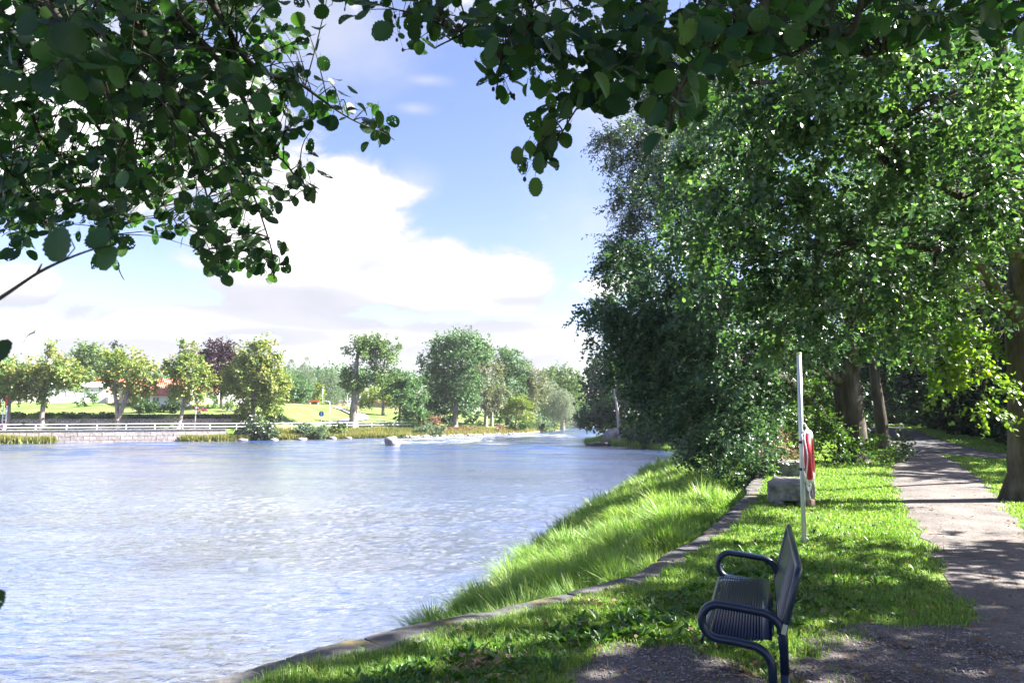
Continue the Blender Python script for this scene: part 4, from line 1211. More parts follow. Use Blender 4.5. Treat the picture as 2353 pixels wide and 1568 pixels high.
def weeds():
    rng = np.random.default_rng(43)
    P = []; A = []; N = []; S = []
    for _ in range(1700):
        d = math.exp(rng.uniform(math.log(3.6), math.log(11)))
        s = rng.random()
        if s < .6:   # along the wall
            i = rng.uniform(0, 8); k = int(i) + 1; t = i - int(i)
            p = W[k] * (1 - t) + W[k + 1] * t
            q = p + np.array([.45 + abs(rng.normal()) * .7, -.35 - abs(rng.normal()) * .55])
        else:
            q = np.array([d * rng.uniform(-.2, .62), d])
        if q[1] < 3.2 or soilmask(*q) > -.05 or pathdist(*q) < .25 or dist_poly(*q, W[1:14]) < .36: continue
        z = Hs(*q)
        sz = rng.uniform(.04, .09) * (1.1 if s < .6 else .75)
        for j in range(rng.integers(4, 8)):
            th = rng.uniform(0, 6.28)
            a = unit(np.array([math.cos(th), math.sin(th), rng.uniform(.25, 1.3)]))
            P.append((q[0] + .01 * math.cos(th), q[1] + .01 * math.sin(th), z + .02)); A.append(a)
            N.append(unit(np.array([-a[0] * a[2], -a[1] * a[2], 1]) + .25 * rng.normal(size=3))); S.append(sz * rng.uniform(.6, 1.2))
    S = np.array(S)
    o = leaf_mesh('lawn_weeds', np.array(P), np.array(A), np.array(N), S, LEAF_MID, M['weed'], None, rng, width=S * .55, kind='stuff')
    tag(o, 'broad leaved weeds scattered through the lawn beside the coping stones', 'weeds')
    # fallen leaves
    P = []; A = []; N = []; S = []
    spots = [hit(1090, 1535), hit(1355, 1392), hit(1120, 1525), hit(1720, 1545)]
    for _ in range(1500):
        if rng.random() < .10:
            q = spots[rng.integers(0, 4)][:2] + rng.normal(size=2) * .09
        else:
            d = math.exp(rng.uniform(math.log(3.4), math.log(14))); q = np.array([d * rng.uniform(-.1, .8), d])
        if dist_poly(*q, W[1:14]) < .1 or q[0] < np.interp(q[1], W[:, 1], W[:, 0]): continue
        P.append((q[0], q[1], Hs(*q) + .02 + .035 * rng.random() * (soilmask(*q) < 0))); A.append(unit(np.append(rng.normal(size=2), .2 * rng.normal()))); N.append(unit(np.array([0, 0, 1]) + .5 * rng.normal(size=3))); S.append(rng.uniform(.022, .055))
    o = leaf_mesh('fallen_leaves', np.array(P), np.array(A), np.array(N), np.array(S), LEAF_MID, M['lf_brown'], None, rng, kind='stuff')
    tag(o, 'dry brown leaves fallen on the lawn and bare soil', 'leaves')
    # pebbles on the bare soil
    mb_v = []; mb_l = []; mb_s = []
    oc = np.array([(1, 0, 0), (-1, 0, 0), (0, 1, 0), (0, -1, 0), (0, 0, 1), (0, 0, -1)], float)
    of = np.array([(0, 2, 4), (2, 1, 4), (1, 3, 4), (3, 0, 4), (2, 0, 5), (1, 2, 5), (3, 1, 5), (0, 3, 5)])
    n = 14000
    q = np.stack([rng.uniform(.2, 4.4, n), rng.uniform(2.7, 5.5, n)], -1)
    q = q[soilmask(q[:, 0], q[:, 1]) > -.03 + .1 * rng.random(n)]
    n = len(q)
    s = rng.uniform(.003, .0085, n) * (1 + 1.2 * (rng.random(n) < .05))
    z = H(q[:, 0], q[:, 1]) + .012 + .012 * vnoise(q[:, 0], q[:, 1], 7, 2) + s * .2
    V = oc[None] * (s[:, None] * rng.uniform(.6, 1.4, (n, 6)))[..., None] * np.array([1.2, 1, .7]) + np.stack([q[:, 0], q[:, 1], z], -1)[:, None]
    loops = (of.ravel()[None] + (np.arange(n) * 6)[:, None]).ravel()
    me = mesh_np('gravel', V.reshape(-1, 3), loops, np.arange(n * 8) * 3, False)
    tag(link('gravel', me, surf('soil gravel', [(.1, .09, .09), (.22, .2, .2), (.42, .39, .38)], 90, .9, 0)), 'small grey gravel bits on the bare soil around the bench', 'gravel', kind='stuff')


weeds()

# ------------------------------------------------------------------ park bench (tube frame, rods along its length)
def bench():
    d0, d1 = 3.74, 5.12
    a = np.array([1.403, d0]); b = np.array([1.906, d1])
    mid = (a + b) / 2; L = float(np.linalg.norm(b - a))
    ang = math.atan2(-(b - a)[0], (b - a)[1])
    root = thing('park_bench', 'dark navy tubular steel park bench with looped armrests facing the river', 'bench', (mid[0], mid[1], 0), ang)
    m = M['navy']
    h = L / 2
    R = .0225
    # side frames: local -x is the front, y runs along the bench
    for s in (-1, 1):
        y = s * h
        fl = []
        def arc(cx, cz, r, a0, a1, n=9):
            return [(cx + r * math.cos(math.radians(a0 + (a1 - a0) * i / n)), y, cz + r * math.sin(math.radians(a0 + (a1 - a0) * i / n))) for i in range(n + 1)]
        lo, hi = .440, .622
        rr = (hi - lo) / 2
        # seat rail and arm loop: up the front leg, forward, round the nose, back, down the rear leg
        pts = [(-.035, y, 0), (-.035, y, .15)] + arc(-.035 - .11, lo - .125, .11, 0, 85) + [(-.22, y, lo - .004)] + \
              [(p[0], p[1], p[2]) for p in arc(-.298, lo + rr, rr, 268, 92, 14)] + [(-.20, y, hi - .008)] + \
              arc(.025 - .12, hi - .14, .12, 82, 0) + [(.025, y, .3), (.025, y, 0)]
        nl = next(i for i, p in enumerate(pts) if p[2] > .14)
        legf = MB().tube(pts[:2], R, 14); legf.build('leg', m, root, True)
        legr = MB().tube(pts[-2:], R, 14); legr.build('leg', m, root, True)
        MB().tube(pts[1:-1], R, 14).build('armrest', m, root, True)
        # plate foot, and the small weld plate between the legs
        ft = MB(); n = 20
        prof = [(0.0, .018), (.085, .018), (.09, .014), (.09, 0.0)]
        vs = []; fs = []
        for r_, z in prof:
            for k in range(n):
                t = 2 * math.pi * k / n; vs.append((-.005 + r_ * math.cos(t), y + r_ * math.sin(t), z))
        for i in range(3):
            for k in range(n):
                fs.append((i * n + k, i * n + (k + 1) % n, (i + 1) * n + (k + 1) % n, (i + 1) * n + k))
        ft.add(vs, fs).build('base_plate', m, root, True)
        MB().box((-.005, y, .20), (.03, .012, .05)).build('weld_plate', m, root)
    # seat: rolled front edge, rods, rear strip
    seat = MB()
    yy = h - .03
    def zs(x): return .446 + .012 * ((x + .22) / .2) ** 2
    xs = np.linspace(-.342, -.085, 17)
    prof = [(-.415, .413), (-.435, .41), (-.452, .398), (-.458, .38), (-.452, .362), (-.447, .364), (-.452, .38), (-.446, .394), (-.432, .404), (-.415, .407)]
    vs = [(x, s * (h - .005), z) for s in (-1, 1) for x, z in [(x_ + .058, z_ + .04) for x_, z_ in prof]]; n = len(prof)
    seat.add(vs, [(i, (i + 1) % n, (i + 1) % n + n, i + n) for i in range(n)] + [tuple(range(n - 1, -1, -1)), tuple(range(n, 2 * n))])
    seat.box((-.055, 0, .457), (.05, 2 * h - .05, .006))
    for x in (-.41, -.25, -.075):
        pass
    st = seat.build('seat', m, root, True)
    for x in xs:
        MB().tube([(x, -yy, zs(x)), (x, yy, zs(x))], .0082, 8).build('rod', m, st, True)
    for y in (-h * .5, 0, h * .5):
        MB().box((-.205, y, .434), (.29, .025, .008)).build('crossbar', m, st)
    # backrest leaning away from the river
    p0 = np.array([.015, .47]); p1 = np.array([.115, .84])
    fr = MB(); rad = .05
    outer = []
    for s in (-1, 1):
        pass
    up = (p1 - p0) / np.linalg.norm(p1 - p0)
    H_ = float(np.linalg.norm(p1 - p0))
    def bp(u, y): q = p0 + up * u; return (q[0], y, q[1])
    path = [(.024, -h, .38), bp(0.0, -h), bp(H_ * .5, -h), bp(H_ - .05, -h), bp(H_ - .015, -h + .012), bp(H_, -h + .045), bp(H_, 0), bp(H_, h - .045), bp(H_ - .015, h - .012), bp(H_ - .05, h), bp(H_ * .5, h), bp(0.0, h), (.024, h, .38)]
    fr.tube(path, .019, 12)
    back = fr.build('backrest', m, root, True)
    MB().tube([bp(.0, -h + .02), bp(.0, h - .02)], .011, 10).build('lower_bar', m, back, True)
    for k in range(18):
        u = .022 + (H_ - .045) * k / 17
        MB().tube([bp(u, -h + .012), bp(u, h - .012)], .0068, 8).build('rod', m, back, True)
    # small metal plate on the near end of the back frame
    q = bp(H_ * .16, -h - .0205)
    pl = MB()
    e = np.array([up[0], 0, up[1]]) * .026; f = np.array([up[1], 0, -up[0]]) * .012
    c = np.array(q)
    vs = [c - e - f, c + e - f, c + e + f, c - e + f]; vs += [v + np.array([0, -.002, 0]) for v in vs]
    pl.add(vs, [(0, 1, 2, 3), (7, 6, 5, 4), (0, 4, 5, 1), (1, 5, 6, 2), (2, 6, 7, 3), (3, 7, 4, 0)]).build('name_plate', M['steelpl'], back)
    return root


bench()

# ------------------------------------------------------------------ pole and lifebuoy
def lifebuoy():
    g = hit(1847, 1252)
    d = g[1]
    top = at(1835, 812, d)
    root = thing('lifebuoy_pole', 'thin galvanised steel pole standing in the lawn behind the bench, carrying the lifebuoy', 'pole', (g[0], g[1], g[2]))
    ax = np.array([top[0], d, top[2]]) - g
    MB().tube([g - np.array([0, 0, .2]), g + ax * .5, g + ax], .029, 16).build('pole', M['galv'], root, True, True)
    MB().tube([g + ax * .9965, g + ax * 1.006], .0305, 16).build('cap', M['yellowcloth'], root, True, True)
    rdir = np.array([.93, -.36, 0.0]); rdir /= np.linalg.norm(rdir)
    cpos = []
    for vy in (1018, 1080):
        t = (1252 - vy) / 440.0
        c = g + ax * t
        mb = MB(); mb.tube([c - np.array([0, 0, .018]), c + np.array([0, 0, .018])], .033, 14)
        arm = c + rdir * .055
        mb.tube([c + rdir * .02, c + rdir * .10], .014, 8)
        mb.build('clamp', M['blackp'], root, True, True)
        cpos.append(c)
    # ring: its plane holds the pole direction and the line of sight, so it shows almost edge on
    cen = at(1859, 1047, d - .02)
    root2 = thing('lifebuoy', 'red and white lifebuoy with white grab rope hung on the steel pole', 'lifebuoy', tuple(cen))
    Rr = .335
    vdir = np.array([cen[0], cen[1], 0]); vdir /= np.linalg.norm(vdir)
    rt = np.array([vdir[1], -vdir[0], 0])
    u = vdir * math.cos(math.radians(3.5)) + rt * math.sin(math.radians(3.5)); wv = np.array([0, 0, 1.0])
    nn = np.cross(u, wv); nn /= np.linalg.norm(nn)
    if nn[0] > 0: nn = -nn
    def ringpt(t, rad=Rr - .055): return cen + u * (rad * math.cos(t)) + wv * (rad * math.sin(t))
    def torus(t0, t1, r1, r2, n=20, m=14):
        vs = []; fs = []
        for i in range(n + 1):
            t = t0 + (t1 - t0) * i / n
            er = u * math.cos(t) + wv * math.sin(t)
            c = ringpt(t)
            for k in range(m):
                p = 2 * math.pi * k / m
                vs.append(c + er * (r1 * math.cos(p)) + nn * (r2 * math.sin(p)))
        for i in range(n):
            for k in range(m):
                fs.append((i * m + k, (i + 1) * m + k, (i + 1) * m + (k + 1) % m, i * m + (k + 1) % m))
        fs.append(tuple(range(m))); fs.append(tuple(n * m + k for k in range(m - 1, -1, -1)))
        return MB().add(vs, fs)
    torus(0, 2 * math.pi, .055, .046, 64).build('ring', M['red'], root2, True, True)
    for q in (90, 270):
        w_ = 31
        torus(math.radians(q - w_), math.radians(q + w_), .0575, .0485, 10).build('white_band', M['whitep'], root2, True, True)
    rope = []
    for k in range(97):
        t = 2 * math.pi * k / 96
        sag = .5 + .5 * math.cos(4 * t)
        rope.append(ringpt(t, Rr + .010 + .032 * (1 - sag)) + nn * .03 * (1 - sag))
    MB().tube(rope[:-1], .0075, 7, closed=True).build('grab_rope', M['rope'], root2, True, True)
    inner = [ringpt(math.radians(70 + 220 * k / 30), Rr - .02 + .01 * math.sin(k)) + nn * (.058 + .006 * math.sin(k * 1.1)) for k in range(31)]
    MB().tube(inner, .007, 6).build('grab_rope', M['rope'], root2, True, True)
    topc = ringpt(math.pi / 2, Rr)
    hang = spline([cpos[0] + ax / np.linalg.norm(ax) * .23 + rdir * .024, cpos[0] + ax / np.linalg.norm(ax) * .235 + rdir * .045, topc + rdir * (-.02) + wv * .03, topc + wv * .0], 6)
    MB().tube(hang, .009, 6).build('hanging_line', M['rope'], root2, True, True)
    # coiled throw line and its brown block below the ring
    b0 = ringpt(-math.pi / 2, Rr)
    coil = []
    for k in range(70):
        t = k / 70 * 2 * math.pi * 4
        coil.append(b0 + nn * (.02 * math.cos(t) + .02) + wv * (.12 * math.sin(t) + .02) + u * (.06 * math.cos(t * .5) + .002 * k - .05) )
    MB().tube(coil, .006, 6).build('throw_line', M['rope'], root2, True, True)
    MB().tube(spline([b0 + wv * -.06, b0 + wv * -.14 + nn * .02, b0 + wv * -.21 + nn * .005], 5), .006, 6).build('throw_line', M['rope'], root2, True, True)
    MB().box(b0 + wv * -.25, (.075, .06, .085), .4, .1).build('float_block', M['wood'], root2, False, True, .006)


lifebuoy()


# ------------------------------------------------------------------ stones
def rock(name, label, c, size, mat, seed, rz=0, cat='stone', group=None, boxy=0.0, sub=4, rough=.16, parent=None, freq=1.6):
    import bmesh
    rng = np.random.default_rng(seed)
    bm = bmesh.new()
    if boxy:
        bmesh.ops.create_cube(bm, size=2)
        bmesh.ops.subdivide_edges(bm, edges=bm.edges[:], cuts=9, use_grid_fill=True)
    else:
        bmesh.ops.create_icosphere(bm, subdivisions=sub, radius=1)
    o = rng.uniform(0, 50, 3)
    planes = [(rand_dirs(1, rng)[0], rng.uniform(.62, .95)) for _ in range(9)]
    for v in bm.verts:
        p = np.array(v.co)
        if not boxy:
            for n_, h_ in planes:
                e = p @ n_ - h_
                if e > 0: p = p - n_ * e * .8
        nz = float(vnoise(p[0] * freq + o[0], p[1] * freq + p[2] * freq + o[1], 1, seed % 5)) * rough
        nz += float(vnoise(p[2] * freq * 3 + o[2], p[0] * freq * 3 + p[1] * freq * 3, 1, 2)) * rough * .35
        if boxy:
            ln = np.max(np.abs(p)); r = np.abs(p)
            k = np.sort(r)[1] / ln
            top = p[2] > .98
            p = p * (1 + nz * (.25 if top else 1) - boxy * .035 * max(0, k - .85) / .15)
        else:
            p = p * (1 + nz)
        v.co = p
    me = bpy.data.meshes.new(name); bm.to_mesh(me); bm.free()
    V = np.zeros(len(me.vertices) * 3, np.float32); me.vertices.foreach_get('co', V); V = V.reshape(-1, 3) * np.array(size) / 2
    ca, sa = math.cos(rz), math.sin(rz)
    V = np.stack([V[:, 0] * ca - V[:, 1] * sa, V[:, 0] * sa + V[:, 1] * ca, V[:, 2]], -1).astype(np.float32)
    me.vertices.foreach_set('co', V.ravel()); me.update()
    if not boxy or True:
        me.polygons.foreach_set('use_smooth', np.full(len(me.polygons), not boxy))
    ob = link(name, me, M[mat], None)
    ob.location = tuple(float(q) for q in c)
    if label: tag(ob, label, cat, group)
    return ob


gz = Hs(4.9, 12.3)
rock('granite_block', 'rough cut granite block with pale flat top, nearer of the two beside the lifebuoy pole', (5.14, 12.74, gz + .235), (.72, 1.25, .34), 'granite', 3, -.45, 'stone', None, 1.0, rough=.10)
rock('bearer_stone', 'small stone wedged under the river end of the near granite block', (4.72, 12.35, gz + .03), (.26, .22, .17), 'granite', 10, .2)
rock('bearer_stone', 'small dark stone under the path end of the near granite block', (5.12, 12.3, gz + .03), (.24, .2, .16), 'granite', 11, .6)
rock('granite_block', 'grey granite block farther back, partly hidden behind the lifebuoy pole', (6.98, 17.2, Hs(7.0, 17.2) + .17), (.62, 1.1, .36), 'granite', 5, -.5, 'stone', None, 1.0, rough=.08)

# ------------------------------------------------------------------ overhanging alder behind the camera: boughs reach into the picture
def overhanging():
    rng = np.random.default_rng(77)
    root = thing('overhanging_alder', 'alder overhead whose leafy boughs with insect-bitten round leaves hang across the top of the view', 'tree', (4.5, -2.5, 0))
    tp = [((4.5, -2.5, -.2), .42), ((4.5, -2.5, .3), .33), ((4.4, -2.4, 2.5), .27), ((4.6, -2.2, 5), .2), ((5.0, -1.8, 8), .1)]
    q = spline([np.append(np.array(p, float), r) for p, r in tp], 5)
    MB().tube([p[:3] for p in q], [p[3] for p in q], 14).build('trunk', M['bark'], root, True, True)
    # (branches as V polylines, blobs as V ellipses with distance, leaves)
    sets = [
        ('left', [
            [(-150, -800, 2.0), (100, 0, 2.3), (290, 230, 2.6), (260, 380, 2.8), (215, 480, 2.9)],
            [(80, -800, 2.0), (330, 80, 2.4), (470, 290, 2.7), (560, 400, 2.9), (620, 560, 3.1), (630, 640, 3.1)],
            [(330, -800, 2.1), (520, 60, 2.6), (700, 200, 2.9), (800, 270, 3.0), (890, 310, 3.1)],
            [(-150, -700, 1.9), (-20, 270, 2.4), (60, 440, 2.7)],
            [(330, -700, 2.0), (560, 230, 2.7), (660, 380, 2.9), (705, 440, 2.9)],
            [(-120, -700, 2.0), (-40, 180, 2.9), (30, 400, 3.4), (110, 520, 3.6)],
            [(120, -700, 2.2), (180, 180, 2.8), (320, 390, 3.3), (410, 520, 3.4)],
            [(260, -700, 2.3), (390, 180, 2.9), (470, 430, 3.1), (500, 590, 3.2)],
            [(60, -700, 2.2), (60, 200, 2.8), (170, 400, 3.3), (250, 540, 3.5)],
            [(0, -700, 1.7), (150, 60, 2.0), (330, 200, 2.3), (430, 300, 2.5)]],
         [(90, 60, 210, 140, 2.9, 1.3), (280, 60, 190, 130, 3.0, 1.2), (480, 60, 190, 110, 3.1, 1.0), (620, 50, 110, 80, 3.1, .8), (90, 250, 190, 130, 3.1, .95), (290, 240, 180, 130, 3.0, 1.0), (490, 240, 180, 130, 3.1, 1.1), (650, 240, 100, 90, 3.2, 1.2), (755, 265, 55, 26, 3.2, 1.3),
          (850, 300, 40, 26, 3.2, 1.6), (90, 420, 150, 85, 3.5, 1.35), (290, 420, 150, 100, 3.5, 1.3), (480, 410, 140, 100, 3.2, 1.15), (620, 400, 65, 100, 3.2, 1.5), (712, 445, 20, 26, 3.1, 1.2), (510, 540, 100, 55, 3.2, 1.4), (622, 600, 26, 48, 3.3, 2.6), (480, 600, 60, 28, 3.3, 1.5), (240, 530, 50, 60, 3.4, 1.5), (60, 500, 90, 50, 3.4, 2.6), (30, 560, 50, 30, 3.4, 1.6), (250, 585, 16, 25, 3.3, 1.2), (400, 500, 60, 40, 3.4, 1.0), (700, 110, 40, 50, 3.0, .6), (170, 120, 200, 150, 1.9, .22), (330, 200, 120, 90, 2.0, .16)],
         3500, .061),
        ('middle', [
            [(1400, -800, 1.9), (1490, 20, 2.2), (1450, 130, 2.3), (1350, 215, 2.4), (1275, 330, 2.5)],
            [(1020, -800, 1.9), (1010, 0, 2.2), (1080, 60, 2.3), (1000, 110, 2.35)],
            [(1290, -700, 2.0), (1220, 20, 2.2), (1160, 100, 2.35), (1140, 210, 2.4)],
            [(1600, -800, 2.0), (1640, 40, 2.2), (1590, 150, 2.3), (1540, 260, 2.35)]],
         [(955, 50, 50, 52, 2.3, 1.1), (1070, 45, 70, 40, 2.3, 1.0), (1110, 120, 24, 30, 2.35, .7), (1180, 60, 90, 55, 2.3, 1.0), (1150, 195, 32, 45, 2.4, 1.0), (1250, 285, 32, 36, 2.45, 1.1), (1245, 345, 38, 30, 2.5, 1.3), (1240, 130, 70, 50, 2.4, .9), (1330, 170, 90, 60, 2.4, 1.1), (1420, 190, 80, 60, 2.35, 1.2), (1320, 50, 110, 55, 2.3, .9), (1450, 80, 90, 60, 2.3, .9), (1390, 240, 40, 40, 2.4, 1.1), (1520, 170, 60, 60, 2.35, 1.0), (835, 12, 22, 22, 2.3, .7), (760, -10, 60, 25, 2.5, .8)],
         720, .06),
        ('right', [
            [(1740, -900, 1.6), (1760, -20, 1.7), (1660, 90, 1.8), (1560, 210, 1.9), (1540, 290, 1.95)],
            [(1990, -900, 1.7), (1980, -20, 1.8), (1900, 80, 1.9), (1820, 130, 1.9)],
            [(2350, -700, 2.4), (2250, -40, 2.6), (2120, 90, 2.6), (1990, 130, 2.6)],
            [(2450, -700, 2.6), (2380, -60, 2.8), (2310, 50, 2.8), (2240, 100, 2.8)]],
         [(1600, 50, 90, 60, 2.1, 1.0), (1720, 50, 100, 50, 2.1, 1.0), (1850, 35, 100, 45, 2.2, 1.0), (1960, 60, 90, 45, 2.3, .9), (1555, 250, 36, 55, 2.1, 1.4), (1680, 120, 60, 36, 2.1, .8), (1840, 90, 60, 26, 2.2, .4), (2060, 30, 110, 45, 2.4, .8), (2200, 30, 110, 50, 2.6, .9), (2320, 40, 90, 60, 2.8, .9)],
         620, .058)]
    # the same boughs stay leafy above the edge of the picture
    above = {'left': [(120, -190, 300, 140, 2.8, .7), (520, -200, 260, 140, 2.8, .7), (250, -460, 420, 130, 2.6, .5)], 'middle': [(1180, -170, 330, 120, 2.5, .6), (1350, -400, 350, 120, 2.4, .5)],
             'right': [(1750, -160, 330, 120, 2.3, .6), (2250, -170, 320, 120, 2.6, .6), (2000, -430, 500, 130, 2.4, .5)]}
    for nm, brs, blobs, nleaf, ls in sets:
        tot = sum(b[2] * b[3] * b[5] for b in blobs)
        blobs = blobs + above[nm]
        nleaf = nleaf * sum(b[2] * b[3] * b[5] for b in blobs) / tot
        mb = MB(); samples = []
        for br in brs:
            pts = [at(*b) for b in br]
            tr = np.array([4.4, -2.35, 4.0 + .5 * rng.random()])
            full = spline([tr] + pts, 8)
            rad = [.035 * (1 - i / len(full)) ** 2.4 + .003 for i in range(len(full))]
            mb.tube(full, rad, 7, True, .06)
            samples += list(zip(full[10:], rad[10:]))
        sp = np.array([s[0] for s in samples])
        A_ = np.array([b[2] * b[3] * b[5] / b[4] ** 0 for b in blobs]); A_ = A_ / A_.sum()
        Ps = []; As = []; Ns = []; Ss = []; cones = []
        k = 5
        for b, f in zip(blobs, A_):
            nt_ = max(2, int(round(nleaf * f / k)))
            for _ in range(nt_):
                r = math.sqrt(rng.random()); t = rng.uniform(0, 6.28)
                d = b[4] * (1 + .16 * rng.normal())
                e = at(b[0] + b[2] * r * math.cos(t), b[1] + b[3] * r * math.sin(t), max(1.35, d))
                j = np.argmin(np.linalg.norm(sp - e, axis=1) + .25 * rng.random(len(sp)))
                s = sp[j]
                dv = e - s; ln = np.linalg.norm(dv)
                o1 = rng.normal(size=3) * .05 * ln
                path = [s + dv * u + o1 * math.sin(math.pi * u) + np.array([0, 0, .12 * ln * math.sin(math.pi * u)]) for u in np.linspace(0, 1, 7)]
                mb.tube(path, list(np.linspace(.0032, .0011, 7)), 5, True)
                L = min(max(.16, ln * .5), .24)
                ud = unit(path[-1] - path[-3])
                for q in range(k):
                    u = q / (k - 1)
                    base = e - ud * L * (1 - u) + .02 * rng.normal(size=3)
                    sd = unit(np.cross(ud, rand_dirs(1, rng)[0]))
                    ax = unit(ud * .35 + sd * .9 + np.array([0, 0, -.55]) + .3 * rng.normal(size=3))
                    st = base + ax * .018
                    mb.tube([base, st], .0009, 4, False)
                    Ps.append(st); As.append(ax)
                    Ns.append(unit(np.array([0, -.55, .6]) + .55 * rng.normal(size=3))); Ss.append(ls * rng.uniform(.55, 1.2))
                if rng.random() < .3:
                    for _c in range(rng.integers(2, 5)):
                        cones.append((e + rng.normal(size=3) * .025 - np.array([0, 0, .02]), e))
        for c, e in cones[:60]: mb.tube([e, c + np.array([0, 0, .006])], .0007, 4, False)
        bo = mb.build('bough', M['twig'], root, True, True)
        Ss = np.array(Ss)
        leaf_mesh('leaves', np.array(Ps), np.array(As), np.array(Ns), Ss, LEAF_NEAR, M['lf_near'], bo, rng, True, True, width=Ss * rng.uniform(.8, 1.08, len(Ss)), curl=rng.uniform(-.6, 3.2, len(Ss)))
        proto = None
        for c, e in cones[:60]:
            if proto is None:
                r = .0065
                proto = MB().tube([(0, 0, r * 1.4), (0, 0, r * .8), (0, 0, 0), (0, 0, -r * .9), (0, 0, -r * 1.4)], [r * .25, r * .85, r, r * .8, r * .2], 7).build('cone', M['cone'], bo, True)
                o = proto
            else:
                o = proto.copy(); COL.objects.link(o); o.parent = bo
            o.location = tuple(float(q) for q in c)
    # the rest of its crown, out of view, shaped to shade the foreground
    bl = [((x, y, z), (r, r, r * .6), 1) for x, y, z, r in ((8, 3.2, 5.5, 1.9), (10, 1.5, 6.2, 2.2), (7, 4.4, 4.9, .8), (6.5, 1.5, 7.8, 2.2), (9, 4.6, 7.2, 1.8), (11.5, 3.6, 8.6, 2.2), (3, 0, 8.4, 1.8), (6, -3, 7.5, 2.2), (12, 0.5, 8, 2), (9, -1.5, 7.5, 2.4), (5.5, 3.4, 6.3, 1.0), (10, 5.2, 4.7, 1.4), (11, 4.2, 5.4, 1.5), (9.6, 7.0, 5.8, 1.3), (11.5, 7.6, 7.2, 1.4), (12.5, 5.8, 7.6, 1.6), (10.5, 8.6, 5.4, .9), (4.3, 2.5, 5.2, .9), (5.0, 1.5, 5.9, 1.1), (5.6, 2.6, 6.7, 1.2), (4.2, .8, 5.0, .9), (12, 7.6, 4.8, 1.5), (11.2, 6, 5, 1.4), (12.8, 9.0, 5.2, 1.1), (10.4, 7.6, 4.5, .9))]
    p, A, N, S, tone = crown_leaves(bl, .15, 46000, rng, .6, 8, clump=.3)
    leaf_mesh('crown', p, A, N, S, LEAF_MID, M['lf_alder'], root, rng, rnd=tone)


overhanging()


def sapling():
    rng = np.random.default_rng(8)
    root = thing('alder_sapling', 'slim bare twig with three big insect-eaten leaves reaching in low over the river', 'sapling', (-1.15, .55, 0))
    st = [np.array([-1.15, .55, -.1]), np.array([-1.12, .62, .9]), at(-140, 760, .95), at(-20, 697, 1.0), at(85, 628, 1.05), at(150, 596, 1.08), at(215, 572, 1.12), at(262, 562, 1.15)]
    pts = spline(st, 6)
    stem = MB().tube(pts, list(np.linspace(.0042, .0012, len(pts))), 7).build('stem', M['twig'], root, True, True)
    m2 = MB(); m2.tube([at(150, 596, 1.08), at(172, 570, 1.09), at(165, 555, 1.1)], .001, 5); m2.tube([at(85, 628, 1.05), at(96, 606, 1.06)], [.0022, .001], 5)
    m2.tube([at(-60, 560, 1.3), at(0, 535, 1.3), at(30, 512, 1.3)], [.003, .001, .0008], 5)
    m2.build('twigs', M['twig'], root, True, True)
    lv = [((134, 600, 1.06), (134, 520, 1.06), .056, .9), ((235, 568, 1.13), (205, 505, 1.15), .045, .15), ((258, 566, 1.15), (235, 620, 1.14), .045, .1),
          ((-22, 830, .8), (20, 785, .8), .032, .1), ((-28, 1405, .75), (2, 1362, .75), .026, .05), ((-90, 640, 1.0), (-40, 590, 1.0), .05, .1)]
    P = np.array([at(*a) for a, b, s, dm_ in lv]); A = np.array([at(*b) - at(*a) for a, b, s, dm_ in lv]); S = np.array([s for a, b, s, dm_ in lv])
    N = unit(np.array([[0.1, -1, .45]] * len(lv)) + .25 * rng.normal(size=(len(lv), 3)))
    leaf_mesh('leaves', P, A, N, S, LEAF_NEAR, M['lf_near'], root, rng, True, True, width=S * np.array([1.0, 1.0, 1, .7, .7, 1]))


sapling()

# ------------------------------------------------------------------ far bank of the river
def fartree(name, label, d, trunk, blobs, lmat, seed, dens=1.0, leaf=.30, bark='bark_pale', forks=None, cat='tree', group=None, tpl=LEAF_FAR, limbs=True, sub=2, **kw):
    """trunk [(vx,vy,r_px)...] bottom first, blobs [(vx,vy,rx,ry)] in photo pixels at distance d"""
    if d < 0: d = dq(trunk[0][0], -d)
    s = d / F
    rng = np.random.default_rng(seed)
    b0 = at(trunk[0][0], trunk[0][1], d)
    tk = [(np.array([b0[0], d, min(b0[2], Hs(b0[0], d) + .05)]), trunk[0][2] * s)] + [(at(x, y, d), r * s) for x, y, r in trunk[1:]]
    bl = []
    area = 0
    for b in blobs:
        vx, vy, rx, ry = b[:4]
        dd = d + rng.normal() * rx * s * .35
        bl.append((at(vx, vy, dd), (rx * s, min(rx, ry * 1.3) * s, ry * s), b[4] if len(b) > 4 else 1.0))
        area += rx * ry * 3.14
    n = int(area * s * s / (leaf * leaf * .42) * 6.0 * dens)
    fk = [[(at(x, y, d), r * s) for x, y, r in f] for f in (forks or [])]
    return tree(name, label, cat, tk, bl, lmat, leaf, n, tpl, bark, group, seed, limbs, sub, forks=fk, **{**dict(twig=leaf * 3.2, k=7, droop=.12, clump=.4, shell=.5, flare=1.25, limb_r=.8), **kw})


